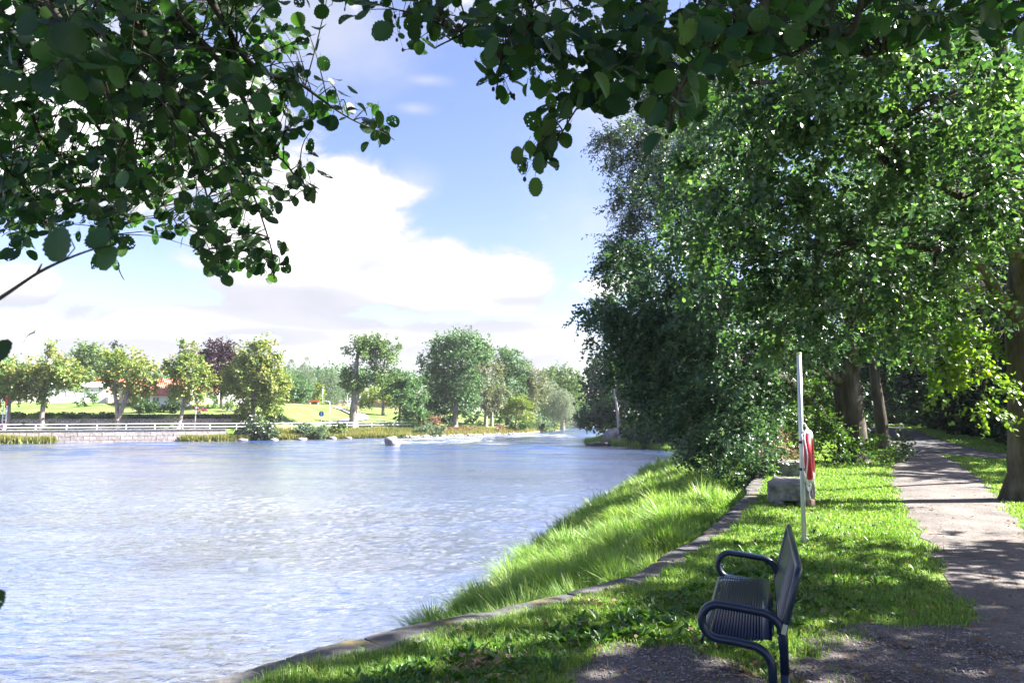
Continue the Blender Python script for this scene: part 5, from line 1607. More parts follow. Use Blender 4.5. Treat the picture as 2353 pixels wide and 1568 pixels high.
QG = 'turning maples along the promenade'
fartree('maple_tree', 'yellowing maple with ivied single trunk standing tallest-pointed beside the white house', -3.2, [(95, 986, 6), (97, 950, 5), (105, 880, 4.5), (112, 820, 3)],
        [(118, 800, 14, 28), (105, 840, 34, 26), (150, 850, 34, 26), (85, 880, 28, 24), (125, 872, 40, 20), (165, 866, 26, 18), (92, 905, 24, 14), (118, 865, 40, 22), (68, 860, 12, 14)], 'lf_maple', 301, 1.0, .32, group=QG)
fartree('maple_tree', 'yellowing maple with its trunk forked low, in front of the red roof', -3.2, [(272, 988, 7), (271, 960, 6)],
        [(300, 825, 34, 24), (265, 835, 28, 22), (325, 850, 30, 22), (255, 865, 28, 18), (300, 870, 44, 22), (345, 880, 20, 18), (280, 895, 34, 12), (330, 900, 20, 8), (250, 815, 12, 12)], 'lf_maple', 302, .9, .32, group=QG,
        forks=[[(271, 960, 5), (268, 930, 4.5), (264, 900, 3.5), (268, 870, 2)], [(271, 962, 5), (282, 935, 4.5), (291, 905, 4), (296, 870, 2.5)]])
fartree('maple_tree', 'yellowing maple between the red-roofed porch house and the copper beech', -3.2, [(408, 985, 5), (416, 955, 4), (424, 915, 4), (432, 860, 3)],
        [(432, 805, 18, 20), (425, 835, 34, 24), (462, 845, 24, 22), (400, 850, 24, 18), (440, 870, 44, 24), (475, 875, 20, 18), (425, 900, 38, 16), (470, 905, 22, 12), (405, 885, 22, 18), (385, 838, 10, 12)], 'lf_maple', 303, 1.0, .32, group=QG)
fartree('maple_tree', 'broadest golden maple at the end of the clipped hedge', -4, [(578, 980, 5.5), (581, 940, 5), (584, 880, 4.5), (592, 820, 3)],
        [(608, 790, 22, 18), (585, 815, 36, 22), (625, 830, 26, 22), (560, 850, 42, 24), (610, 860, 44, 26), (640, 880, 22, 24), (545, 885, 34, 22), (590, 900, 44, 24), (625, 915, 24, 18), (570, 935, 30, 16), (605, 940, 24, 14), (530, 880, 18, 20)], 'lf_maple', 304, 1.15, .32, group=QG)
fartree('maple_tree', 'pale green maple at the very edge, beside the red and white rescue ladder', -4, [(18, 975, 5), (20, 930, 4.5), (28, 880, 4)],
        [(10, 850, 30, 26), (40, 870, 34, 24), (-20, 860, 40, 34), (20, 895, 42, 22), (55, 890, 22, 18), (-10, 915, 30, 14), (40, 845, 14, 14)], 'lf_maple', 305, 1.0, .32, group=QG)
fartree('copper_beech', 'dark purple copper beech standing on the lawn behind the hedge', 113, [(513, 942, 8), (511, 920, 6), (510, 880, 5), (508, 840, 4)],
        [(510, 806, 42, 24), (485, 820, 26, 20), (538, 820, 24, 22), (510, 840, 46, 24), (500, 870, 34, 20), (525, 868, 26, 20), (480, 850, 20, 18), (515, 890, 22, 10)], 'lf_copper', 306, 1.3, .32)
fartree('park_tree', 'brownish rounded tree behind the white house roof', 128, [(205, 930, 5), (205, 880, 4), (204, 840, 3)],
        [(205, 808, 30, 22), (185, 825, 24, 20), (225, 825, 24, 20), (205, 845, 38, 20), (215, 870, 32, 18)], 'lf_oak', 307, 1.1, .36)
fartree('spruce_tree', 'small dark conifer tip showing above the forked maple', 150, [(267, 930, 4), (267, 850, 3), (267, 780, 1)], [(267, 800, 7, 16), (267, 825, 11, 14), (267, 850, 15, 16), (267, 880, 18, 18)], 'lf_wood', 308, 1.2, .34)
fartree('park_tree', 'dull green tree behind the far-edge maple near the flagpole', 125, [(45, 930, 4), (45, 860, 3)], [(40, 845, 28, 22), (60, 860, 22, 18), (15, 850, 26, 22), (45, 880, 34, 20)], 'lf_green', 309, 1.0, .36)
fartree('park_tree', 'distant green tree between the forked maple and the next one', 150, [(345, 930, 4), (345, 890, 3)], [(345, 880, 24, 16), (365, 890, 22, 14), (330, 890, 20, 14), (390, 880, 24, 20)], 'lf_oak', 310, .9, .4)

BG = 'weeping birches behind the park lawn'
for i, (lb, x, y0, y1, r, d) in enumerate((('weeping birch right beside the golden maple', 668, 930, 826, 16, 165), ('tallest pointed weeping birch in the row, left of the yellow conifer', 708, 930, 824, 19, 160),
                                            ('blue-green weeping birch right behind the yellow conifer', 764, 932, 848, 26, 170), ('slight weeping birch between the yellow conifer and the tallest birch', 737, 930, 855, 15, 175))):
    n = 5
    bl = []
    for k in range(n):
        t = k / (n - 1)
        bl.append((x + (3 if k % 2 else -4), y1 + 10 + (y0 - y1 - 40) * t, r * (.38 + .6 * t), 14 + 6 * t))
    fartree('weeping_birch', lb, d, [(x, y0 + 5, 2.2), (x, y0 - 40, 1.8), (x, y1 + 20, 1)], bl, 'lf_birch', 320 + i, 1.5, .3, group=BG, droop=1.4, twig=1.6, k=9, clump=.5, tpl=LEAF_SLIM, flat=.1, limbs=False)
for i, (lb, x, y, rx, d) in enumerate((('distant dark tree behind the birches by the big leaning oak', 790, 890, 24, 190), ('distant green tree low behind the birch row', 690, 900, 24, 190), ('dim tree filling the gap right of the yellow conifer', 745, 905, 20, 185))):
    fartree('park_tree', lb, d, [(x, 938, 3), (x, y, 2)], [(x, y - 8, rx, 18), (x - rx * .7, y + 8, rx * .8, 14), (x + rx * .7, y + 6, rx * .8, 14)], 'lf_green', 330 + i, 1.0, .4, limbs=False)
fartree('park_tree', 'compact bright green round tree on the lawn between golden maple and birches', 140, [(671, 942, 2.2), (671, 915, 2)], [(670, 882, 24, 18), (655, 900, 20, 16), (688, 900, 20, 16), (672, 912, 30, 12), (700, 890, 10, 12)], 'lf_green', 334, 1.2, .34)
fartree('conifer', 'narrow golden-yellow conifer on the park lawn', 146, [(732, 942, 2), (732, 900, 1.4)], [(732, 885, 5, 8), (732, 896, 8, 9), (731, 908, 11, 10), (732, 921, 13, 10), (732, 932, 13, 8)], 'lf_yellow', 335, 1.7, .26, limbs=False)
fartree('oak_tree', 'tall lone oak with a thick pale curving trunk beside the park path', -8, [(812, 974, 10), (812, 945, 9), (818, 900, 7), (818, 850, 5.5), (822, 810, 3)],
        [(840, 785, 34, 18), (825, 805, 28, 20), (870, 800, 34, 20), (895, 815, 26, 20), (845, 825, 30, 14), (805, 850, 16, 18), (860, 862, 40, 16), (890, 868, 28, 14), (840, 880, 22, 12), (810, 880, 24, 20), (910, 790, 8, 10), (880, 780, 14, 8)], 'lf_oak', 336, .85, .3,
        forks=[[(818, 905, 5), (835, 888, 4), (860, 872, 3), (880, 858, 2), (884, 820, 1.5)], [(818, 860, 3), (808, 845, 2), (803, 835, 1.2)]])
fartree('park_tree', 'yellow-green tree with a double pale trunk behind the lone oak', 138, [(880, 943, 3.5), (880, 915, 3), (880, 890, 2)], [(860, 905, 26, 16), (890, 900, 24, 16), (905, 915, 18, 12), (842, 920, 16, 12)], 'lf_yellow', 337, 1.0, .34)
fartree('park_tree', 'bushy green tree with a thin white trunk right of the lone oak', -8, [(917, 973, 3), (918, 945, 2.6), (920, 915, 2)],
        [(915, 870, 24, 18), (940, 878, 26, 20), (955, 900, 22, 22), (925, 905, 26, 22), (945, 935, 28, 22), (960, 955, 20, 16), (935, 960, 20, 12), (900, 895, 18, 16)], 'lf_green', 338, 1.15, .3)
fartree('riverside_tree', 'biggest domed tree on the far bank with a pale leaning trunk', -7, [(1044, 976, 7), (1046, 945, 6), (1052, 900, 5), (1060, 840, 4)],
        [(1050, 775, 34, 20), (1020, 795, 36, 24), (1085, 790, 36, 24), (1000, 830, 34, 26), (1050, 825, 46, 28), (1105, 805, 30, 22), (1015, 870, 36, 26), (1060, 870, 44, 28), (1040, 910, 44, 24), (1000, 910, 24, 26), (985, 940, 24, 26), (1075, 925, 30, 20), (980, 860, 14, 20)], 'lf_green', 339, 1.0, .32)
fartree('riverside_tree', 'pale grey-leaved dying tree against the domed tree, above the red-brown bank', -7, [(1115, 977, 5), (1116, 945, 4), (1112, 900, 3)],
        [(1100, 815, 34, 22), (1120, 845, 32, 24), (1105, 880, 36, 22), (1130, 905, 28, 18), (1090, 850, 26, 20), (1125, 925, 22, 10)], 'lf_pale', 340, .75, .28)
fartree('riverside_tree', 'slim trunked tree beside the pale dying tree', -8, [(1129, 974, 4), (1130, 945, 3), (1132, 910, 2)], [(1135, 925, 20, 12), (1150, 905, 20, 18)], 'lf_pale', 341, .8, .28)
fartree('riverside_tree', 'blue-green rounded tree right behind the domed tree', -12, [(1165, 975, 4), (1165, 920, 4), (1165, 860, 3)],
        [(1155, 820, 26, 18), (1180, 828, 26, 20), (1160, 855, 32, 22), (1195, 860, 24, 22), (1165, 895, 34, 24), (1185, 925, 30, 22), (1140, 930, 28, 22), (1160, 955, 26, 14)], 'lf_green', 342, 1.1, .34)
fartree('riverside_tree', 'light yellowish birch with thin white stems near the river bend', -6, [(1221, 978, 2.6), (1224, 950, 2.2), (1228, 910, 1.6)],
        [(1215, 850, 20, 16), (1230, 870, 24, 20), (1215, 895, 26, 20), (1240, 905, 22, 20), (1220, 925, 26, 14), (1200, 880, 14, 20)], 'lf_pale', 343, .9, .3)
fartree('willow_tree', 'silvery weeping willow trailing to the water at the bend', -5, [(1270, 980, 4), (1270, 930, 3), (1268, 900, 2)],
        [(1258, 885, 20, 16), (1250, 900, 22, 14), (1285, 905, 24, 14), (1300, 920, 16, 16), (1275, 930, 28, 16), (1300, 945, 16, 16), (1255, 940, 24, 16), (1285, 955, 24, 14)], 'lf_silver', 344, 1.4, .28, droop=1.3, twig=1.7, k=9, tpl=LEAF_SLIM, flat=.1)
fartree('riverside_tree', 'sunlit yellow-green dome-crowned tree beyond the silvery willow', 165, [(1292, 975, 5), (1292, 920, 4), (1292, 880, 3)],
        [(1290, 858, 34, 16), (1265, 875, 24, 18), (1318, 872, 24, 18), (1290, 885, 42, 20), (1325, 900, 18, 22), (1300, 915, 34, 20), (1270, 910, 24, 18)], 'lf_oak', 345, 1.25, .38)
fartree('riverside_tree', 'far tree dipping to the water at the very end of the river', 190, [(1325, 975, 4), (1325, 940, 3)], [(1325, 935, 22, 26), (1310, 955, 18, 18), (1340, 950, 22, 24), (1362, 940, 20, 26), (1300, 940, 14, 18), (1385, 930, 30, 30), (1330, 965, 30, 10)], 'lf_green', 346, 1.2, .42)
fartree('riverside_tree', 'small yellowish leaning tree on the stony bank left of the birch', -6, [(1183, 974, 2.4), (1188, 950, 2), (1195, 925, 1.5)], [(1195, 925, 24, 16), (1180, 940, 20, 16), (1210, 945, 20, 16)], 'lf_yellow', 347, .8, .28)
fartree('park_tree', 'small dark tree with white trunk in front of the park lawn edge', -9, [(1005, 972, 2.5), (1006, 945, 2)], [(1008, 925, 22, 22), (990, 950, 22, 18), (1020, 955, 20, 14)], 'lf_hedge', 348, 1.0, .3)


def farbush(name, label, d, blobs, lmat, seed, leaf=.26, dens=1.0, cat='bush', group=None, stems=5, **kw):
    mx = np.mean([b[0] for b in blobs])
    if d < 0: d = dq(mx, -d)
    s = d / F
    rng = np.random.default_rng(seed)
    bl = []; area = 0
    for vx, vy, rx, ry in blobs:
        bl.append((at(vx, vy, d + rng.normal() * rx * s * .2), (rx * s, min(rx, ry * 1.5) * s, ry * s), 1.0)); area += rx * ry * 3.14
    n = int(area * s * s / (leaf * leaf * .42) * 5.0 * dens)
    mx = np.mean([b[0] for b in blobs]); my = max(b[1] + b[3] for b in blobs)
    p = at(mx, my, d)
    return shrub(name, label, bl, lmat, leaf, n, seed, LEAF_FAR, stems, (p[0], d, min(p[2], Hs(p[0], d) + .05)), group, cat, twig=leaf * 2, k=6, clump=.35, shell=.35, **kw)


farbush('willow_bush', 'dense grey-green willow bush at the water below the golden maple', -.6, [(597, 982, 34, 24), (575, 990, 18, 18), (620, 990, 16, 16), (600, 1000, 34, 10)], 'lf_willow', 401, .22, 1.2)
farbush('willow_bush', 'wide grey-green willow bush on the bank below the pedestrian sign', -1.2, [(715, 986, 32, 18), (740, 992, 20, 14), (695, 996, 20, 12)], 'lf_birch', 402, .22, 1.2)
farbush('bush', 'yellow-green bush on the bank below the bushy white-trunked tree', -1.2, [(985, 988, 30, 14), (1010, 992, 20, 10), (965, 994, 16, 9)], 'lf_birch', 403, .22, 1.1)
farbush('bush', 'tall pale bush below the domed tree, right of its neighbour bush', -4, [(985, 970, 22, 10), (1005, 965, 16, 10)], 'lf_rust', 404, .24, .9)
farbush('bush', 'small green bush beside the blue sign pole on the bank', -2.5, [(784, 984, 14, 10), (775, 976, 10, 7)], 'lf_shrub', 405, .22)
farbush('bush', 'rounded light green bush at the river bend under the willow', -2, [(1235, 975, 30, 16), (1215, 980, 18, 12), (1258, 980, 16, 12)], 'lf_birch', 406, .26, 1.1)
farbush('bush', 'low green bush on the stony point below the slim birch', -3, [(1200, 972, 20, 10), (1180, 975, 14, 7)], 'lf_shrub', 407, .26)
farbush('bush', 'rusty red bush on the bank above the stony shore', -5, [(1080, 985, 14, 6), (1150, 986, 20, 5)], 'lf_rust', 408, .22, .8)
farbush('bush', 'dark thicket under the domed tree', -10, [(1000, 950, 26, 16), (1050, 955, 20, 12), (1090, 960, 24, 10)], 'lf_hedge', 409, .3)
farbush('topiary', 'ball-shaped clipped bush by the porch of the red-roofed house', 104, [(397, 926, 17, 14), (397, 934, 16, 9)], 'lf_hedge', 410, .2, 1.3)
farbush('bush', 'dark flat-topped bush in front of the porch chairs', 103, [(352, 936, 26, 10), (340, 940, 18, 8)], 'lf_hedge', 411, .2, 1.3)
farbush('bush', 'green bush at the foot of the forked maple by the garden wall', 102, [(325, 930, 26, 14), (310, 925, 14, 14), (340, 945, 20, 8)], 'lf_shrub', 412, .22)
farbush('bush', 'small garden bush beside the white house bay', 108, [(205, 914, 18, 10), (182, 920, 12, 7)], 'lf_green', 413, .24)
farbush('bush', 'yellow-leaved garden bush in front of the porch house', 108, [(313, 915, 8, 9)], 'lf_yellow', 414, .2)
farbush('bush', 'pink flowering bush beside the lamp post above the hedge', 102, [(456, 941, 16, 5)], 'lf_pink', 415, .2)
farbush('bush', 'white flowering bush beside the golden maple trunk', 104, [(555, 937, 18, 9), (540, 942, 12, 6)], 'lf_white', 416, .2)
farbush('bush', 'round bush on the lawn between the hedge and copper beech', 108, [(535, 928, 12, 8), (520, 935, 10, 6)], 'lf_oak', 417, .22)
farbush('bush', 'leafy yellow-green bush under the copper beech', 112, [(488, 915, 14, 16)], 'lf_oak', 418, .24)
farbush('bush', 'low shrub beside the egg-shaped white sculpture', 104, [(640, 945, 18, 8), (618, 950, 12, 7)], 'lf_oak', 419, .22)
farbush('bush', 'long reddish shrub bed behind the park bench', 148, [(700, 933, 26, 4), (660, 934, 20, 4), (780, 934, 18, 4)], 'lf_rust', 420, .28)

# hedges
def hedge(label, x0, x1, ytop, ybot, ext, seed, rag=0.0, mat='lf_hedge', thick=1.2):
    rng = np.random.default_rng(seed)
    da, db = dq(x0, ext), dq(x1, ext)
    a, b = at(x0, ybot, da), at(x1, ybot, db)
    zt = (at(x0, ytop, da)[2] + at(x1, ytop, db)[2]) / 2
    zb = min(a[2], Hs((a[0] + b[0]) / 2, (da + db) / 2 + .5))
    m = np.array([(a[0] + b[0]) / 2, (da + db) / 2])
    root = thing('hedge', label, 'hedge', (m[0], m[1], zb))
    u = np.array([b[0] - a[0], db - da]); L = np.linalg.norm(u); u /= L; w_ = np.array([-u[1], u[0]])
    h = zt - zb
    n = int(L * h * 110 + L * thick * 80)
    t = L * rng.random(n); onT = rng.random(n) < .35
    top = zt + rag * vnoise(t + seed, t * 0, 1.1, seed % 7)
    dep = np.where(onT, thick * rng.random(n), .12 * rng.normal(size=n) ** 2)
    z = np.where(onT, top + .06 * rng.normal(size=n), zb + (top - zb) * rng.random(n))
    P = np.stack([a[0] + u[0] * t + w_[0] * dep, da + u[1] * t + w_[1] * dep, z], -1)
    A = rand_dirs(n, rng); N = unit(np.stack([0 * t, np.where(onT, -.2, -1.0), np.where(onT, 1.0, .4)], -1) + .7 * rng.normal(size=(n, 3)))
    c = m + w_ * (thick / 2 + .1)
    MB().box((c[0], c[1], (zb + zt) / 2 - .12 - rag * .5), (L - .15, thick - .1, h - .25 - rag), math.atan2(u[1], u[0])).build('branches', M['twig'], root, False, True)
    leaf_mesh('foliage', P, A, N, np.full(n, .26) * rng.uniform(.7, 1.3, n), LEAF_FAR, M[mat], root, rng)


hedge('long clipped dark hedge running toward the golden maple', 420, 570, 955, 978, 4.9, 1)
hedge('clipped hedge in front of the porch garden', 292, 378, 955, 972, 4.9, 2)
hedge('ragged dark hedge on the garden wall between the edge maple and the forked maple', 14, 262, 951, 968, 4.9, 3, .35)
hedge('square end of clipped hedge beyond the golden maple', 612, 648, 952, 974, 6, 4)

# ------------------------------------------------------------------ quay wall, garden wall, railing
def polywall(name, label, pts, z0, z1, th, mat, cap=None, cat='wall'):
    root = thing(name, label, cat, (pts[0][0], pts[0][1], z0))
    vs = []; fs = []
    P = np.array(pts)
    d = np.gradient(P, axis=0); d /= np.linalg.norm(d, axis=1)[:, None]; nr = np.stack([-d[:, 1], d[:, 0]], -1)
    for p, q in zip(P, nr):
        vs += [(p[0], p[1], z0), (p[0], p[1], z1), (p[0] + q[0] * th, p[1] + q[1] * th, z1), (p[0] + q[0] * th, p[1] + q[1] * th, z0)]
    for k in range(len(P) - 1):
        a = k * 4
        for j in range(4): fs.append((a + j, a + 4 + j, a + 4 + (j + 1) % 4, a + (j + 1) % 4))
    MB().add(vs, fs).build('wall_face', M[mat], root, False, True)
    if cap:
        vs = []
        for p, q in zip(P, nr):
            for o, z in ((-.06, z1 + .003), (-.06, z1 + .12), (th + .05, z1 + .12), (th + .05, z1 + .003)):
                vs.append((p[0] + q[0] * o, p[1] + q[1] * o, z))
        MB().add(vs, fs).build('cap', M[cap], root, False, True)
    return root


fx = np.linspace(-120, -39, 50)
polywall('quay_wall', 'long quay wall of big pale stone blocks below the white railing', [(x, np.interp(x, FB[:, 0], FB[:, 1]) - .35) for x in fx], -2.6, -.50, 1.5, 'quay', 'granite_cut')
polywall('garden_wall', 'rubble garden wall under the ragged hedge behind the promenade', [(x, yF(x) + 4.45) for x in np.linspace(-90, -40, 26)], -.6, .95, .5, 'rubble')
MB_ = MB()


def railing():
    x0, x1 = at(-160, 985, 86)[0], -15.0
    xs = np.arange(x0, x1, 3.15)
    pts = []
    for x in xs:
        y = np.interp(x, FB[:, 0], FB[:, 1]) + (.3 if x < -36 else .3 + 5.5 * sst(-36, -20, np.array([x]))[0])
        pts.append((x, y, max(Hs(x, y), -.5)))
    root = thing('railing', 'white two-rail steel railing along the promenade edge on the far bank', 'railing', pts[0])
    for p in pts:
        MB().box((p[0], p[1], p[2] + .38), (.11, .11, .84)).build('post', M['white'], root, False, True)
    for h in (.82, .40):
        MB().tube([(p[0], p[1], p[2] + h) for p in pts], .06, 6).build('rail', M['white'], root, False, True)


railing()

# promenade and winding park path (ground surfaces)
def strip(name, P, wd, mat, dz):
    C = np.array(spline(P, 6)); return ribbon(name, C, np.full(len(C), wd), mat, dz, 7)


strip('promenade', [(x, float(np.interp(x, FB[:, 0], FB[:, 1])) + 2.1) for x in np.linspace(-125, -42, 14)], 1.7, M['parkgravel'], .06)
PPV = [(872, 936), (900, 944), (925, 953), (935, 961), (905, 968), (870, 974)]
pts = []
for vx, vy in PPV:
    h_ = hit(vx - 105, vy); pts.append((h_[0], h_[1]))
strip('park_path', pts, 1.5, M['parkgravel'], .25)


# reeds and grass along the far water edge
def reeds():
    rng = np.random.default_rng(88)
    n = 60000
    x = rng.uniform(-66, 10, n)
    y = np.interp(x, FB[:, 0], FB[:, 1]) + rng.normal(size=n) * .45 - .3
    k = vnoise(x, x * 0, .35, 3)
    ok = np.where(x < -57.5, k > -.3, np.where(x < -44, k > .6, np.where(x < -36, k > -.35, True)))
    y = np.where(x < -39, np.interp(x, FB[:, 0], FB[:, 1]) - .35 - .4 * np.abs(rng.normal(size=n)), y)
    inb = x > -36
    y = np.where(inb, np.interp(x, FB[:, 0], FB[:, 1]) + rng.random(n) * 4.5 - .3, y)
    ok &= ~((x > -16) & (rng.random(n) < .75))
    x, y, k = x[ok], y[ok], k[ok]; n = len(x)
    h = np.where(x < -44, .9, .8) * rng.uniform(.5, 1.3, n) * (1 + .4 * k)
    B = np.maximum(H(x, y), -2.05)
    th = rng.uniform(0, 6.28, n); w_ = .07 * rng.uniform(.6, 1.5, n)
    wv = np.stack([np.cos(th) * w_, np.sin(th) * w_, 0 * x], -1)
    P = np.stack([x, y, B], -1); tip = P + np.stack([.25 * rng.normal(size=n) * h, .25 * rng.normal(size=n) * h, h], -1)
    V = np.stack([P - wv, P + wv, tip], 1).reshape(-1, 3)
    me = mesh_np('reeds', V, np.arange(3 * n), np.arange(n) * 3, False, {'rnd': ('FLOAT', np.repeat(np.clip(.45 + .35 * k + .25 * rng.normal(size=n), 0, 1), 3))})
    tag(link('reeds', me, M['gr_dry']), 'pale reeds and long grass along the far water edge', 'reeds', kind='stuff')


reeds()

# ------------------------------------------------------------------ houses
def house(name, label, vx0, vx1, d, ybase, yeave, yridge, wall, depth=7.0, windows=(), door=None, chim=None, ridge='x', dz=0, roof='tile', hip=0.0, rot=.32):
    a, b = at(vx0, ybase, d), at(vx1, ybase, d)
    zb = min(a[2], Hs((a[0] + b[0]) / 2, d)) - .3
    ze, zr = at(vx0, yeave, d)[2], at(vx0, yridge, d)[2]
    cx = (a[0] + b[0]) / 2; Wd = b[0] - a[0]
    root = thing(name, label, 'house', (cx, d + depth / 2, zb))
    if ridge == 'x':
        MB().box((cx, d + depth / 2, (zb + ze) / 2), (Wd, depth, ze - zb)).build('wall', M[wall], root, False, True)
    else:
        vs = [(a[0], d, zb), (b[0], d, zb), (b[0], d, ze), (cx, d, zr - .12), (a[0], d, ze)]
        vs += [(x, d + depth, z) for x, y, z in vs]
        MB().add(vs, [(0, 1, 2, 3, 4), (9, 8, 7, 6, 5), (0, 5, 6, 1), (1, 6, 7, 2), (4, 9, 5, 0), (2, 7, 8, 3), (3, 8, 9, 4)]).build('wall', M[wall], root, False, True)
    o = .35; t = .16
    rb = MB()
    if ridge == 'x':
        hp = hip * Wd
        for s in (0, 1):
            y0 = d - o if s == 0 else d + depth + o
            yr = d + depth / 2
            vs = [(a[0] - o, y0, ze - .12), (b[0] + o, y0, ze - .12), (b[0] + o - hp, yr, zr), (a[0] - o + hp, yr, zr)]
            vs += [(x, y, z + t) for x, y, z in vs]
            rb.add(vs, [(0, 3, 2, 1), (4, 5, 6, 7), (0, 1, 5, 4), (1, 2, 6, 5), (2, 3, 7, 6), (3, 0, 4, 7)])
        if ridge == 'x':
            gb = MB()
            for x in (a[0] + .002, b[0] - .002):
                gb.add([(x, d, ze), (x, d + depth, ze), (x, d + depth / 2, zr)], [(0, 1, 2)])
            gb.build('gable', M[wall], root, False, True)
    else:
        for s in (-1, 1):
            xe_ = cx + s * (Wd / 2 + o)
            zz = ze - .12 - (zr - ze) * o / (Wd / 2) * .6
            vs = [(xe_, d - o, zz), (cx, d - o, zr), (cx, d + depth + o, zr), (xe_, d + depth + o, zz)]
            vs += [(x, y, z + t) for x, y, z in vs]
            rb.add(vs, [(0, 1, 2, 3), (7, 6, 5, 4), (0, 4, 5, 1), (1, 5, 6, 2), (2, 6, 7, 3), (3, 7, 4, 0)])
    rf = rb.build('roof', M[roof], root, False, True)
    if chim:
        c = at(chim[0], chim[1], d)
        x = c[0]; hgt = c[2]
        cw = chim[2] * d / F
        MB().box((x, d + depth / 2, hgt - .9), (cw, cw, 2.4)).build('chimney', M['brick'], rf, False, True)
        MB().box((x, d + depth / 2, hgt + .36), (cw * 1.12, cw * 1.12, .14)).build('chimney_cap', M['whitewall'], rf, False, True)
    for (wx, wy, ww, wh) in windows:
        c = at(wx, wy, d); w_, h_ = ww * d / F, wh * d / F
        f = MB()
        f.box((c[0], d - .04, c[2] + h_ / 2), (w_ + .12, .1, .09)); f.box((c[0], d - .04, c[2] - h_ / 2), (w_ + .12, .1, .09))
        for q in (-.5, 0, .5): f.box((c[0] + q * w_, d - .043, c[2]), (.09, .094, h_ - .09))
        f.box((c[0], d - .046, c[2]), (w_ - .09, .09, .05))
        fr = f.build('window', M['white'], root, False, True)
        MB().box((c[0], d - .012, c[2]), (w_, .03, h_)).build('pane', M['glass'], fr, False, True)
    root.rotation_euler = (0, 0, rot)
    if door:
        wx, wy, ww, wh = door
        c = at(wx, wy, d); w_, h_ = ww * d / F, wh * d / F
        dr = MB().box((c[0], d - .03, c[2]), (w_, .08, h_)).build('door', M['wood'], root, False, True)
        MB().box((c[0] + w_ * .35, d - .1, c[2]), (.05, .08, .14)).build('handle', M['galv'], dr, False, True)
    return root


house('white_house', 'long white house with big garden windows beside the pointed maple', 28, 214, 118, 925, 886, 877, 'whitewall', 7, [(177, 902, 5, 15), (186, 901, 5, 15), (196, 902, 4, 14), (140, 903, 8, 9), (110, 903, 8, 9), (60, 903, 9, 10)], roof='whitewall')
house('brick_house', 'red tiled house end with a capped chimney behind the white house', 150, 300, 130, 925, 908, 866, 'yellowwall', 9, [(230, 915, 6, 6)], chim=(218, 862, 7))
house('gabled_house', 'low ochre gabled house beside the forked maple', 234, 275, 116, 928, 898, 880, 'yellowwall', 7, [(254, 905, 6, 7)], ridge='y')
house('porch_house', 'white house with a steep red tiled roof and an open porch with garden chairs', 287, 406, 112, 932, 907, 868, 'whitewall', 8, [(340, 917, 14, 9), (384, 914, 9, 9)], (370, 919, 6, 16), hip=.06)
house('white_cottage', 'small white house wall half hidden right of the porch house maple', 440, 482, 122, 930, 896, 880, 'whitewall', 7, [(460, 908, 6, 7)])
house('distant_house', 'far red-roofed house low behind the bushes by the golden maple', 640, 660, 175, 935, 922, 912, 'brick', 7, [(650, 927, 3, 4)])
house('distant_house', 'far orange-roofed house glimpsed behind the lone oak', 850, 912, 190, 938, 924, 912, 'yellowwall', 8, [(870, 930, 4, 4), (890, 930, 4, 4)])


# far-off woods that read as one mass behind the park and behind the right-hand wood
def far_wood(name, label, pts, h0, h1, leaf, n, mat, seed, depth=14):
    rng = np.random.default_rng(seed)
    P = np.array(pts, float); cum = np.concatenate([[0], np.cumsum(np.hypot(*np.diff(P, axis=0).T))])
    nc = n // 60
    t = rng.random(nc) * cum[-1]
    cx, cy_ = np.interp(t, cum, P[:, 0]), np.interp(t, cum, P[:, 1]) + depth * rng.random(nc)
    top = h0 + (h1 - h0) * (.5 + .5 * vnoise(cx, cy_ * 0, .09, seed % 7))
    cz = H(cx, cy_) + top * rng.random(nc) ** .6
    r = 1.6 + 1.2 * rng.random(nc)
    pk = np.repeat(np.arange(nc), 60)
    d = rand_dirs(len(pk), rng) * (rng.random(len(pk)) ** .4)[:, None]
    L = np.stack([cx, cy_, cz], -1)[pk] + d * r[pk][:, None]
    tone = np.clip(.5 + .25 * rng.normal(size=nc)[pk] + .2 * rng.normal(size=len(pk)), 0, 1)
    leaf_mesh(name, L, rand_dirs(len(pk), rng), unit(rng.normal(size=(len(pk), 3)) + [0, 0, .8]), leaf * rng.uniform(.6, 1.3, len(pk)), LEAF_FAR, M[mat], None, rng, rnd=tone, kind='stuff')
    tag(bpy.data.objects[name], label, 'wood')


far_wood('distant_wood', 'distant green wood behind the houses and park across the river', [(-330, 200), (-150, 196), (-60, 186), (-14, 184), (8, 205), (30, 260)], 7, 13, .7, 90000, 'lf_green', 3, 20)
far_wood('dark_wood', 'dark wood closing the view behind the asphalt path', [(12, 100), (30, 78), (48, 62), (62, 40), (80, 25)], 9, 16, .5, 60000, 'lf_wood', 5, 12)

# porch chairs, sculpture, signs, lamps, cars ... on the far bank
def porch_chair(label, vx, vy, d):
    c = at(vx, vy, d); z = max(Hs(c[0], d), c[2] - .5)
    r = thing('garden_chair', label, 'chair', (c[0], d, z), 0, 'garden chairs by the porch')
    MB().box((c[0], d, z + .45), (.55, .5, .06)).build('seat', M['white'], r, False, True)
    MB().box((c[0], d + .26, z + .78), (.55, .05, .6)).build('backrest', M['white'], r, False, True)
    for sx in (-.24, .24):
        for sy in (-.2, .2):
            MB().box((c[0] + sx, d + sy, z + .21), (.05, .05, .42)).build('leg', M['white'], r, False, True)


porch_chair('white garden chair nearer the porch door', 373, 931, 110)
porch_chair('white garden chair nearer the ball-shaped bush', 384, 932, 110)


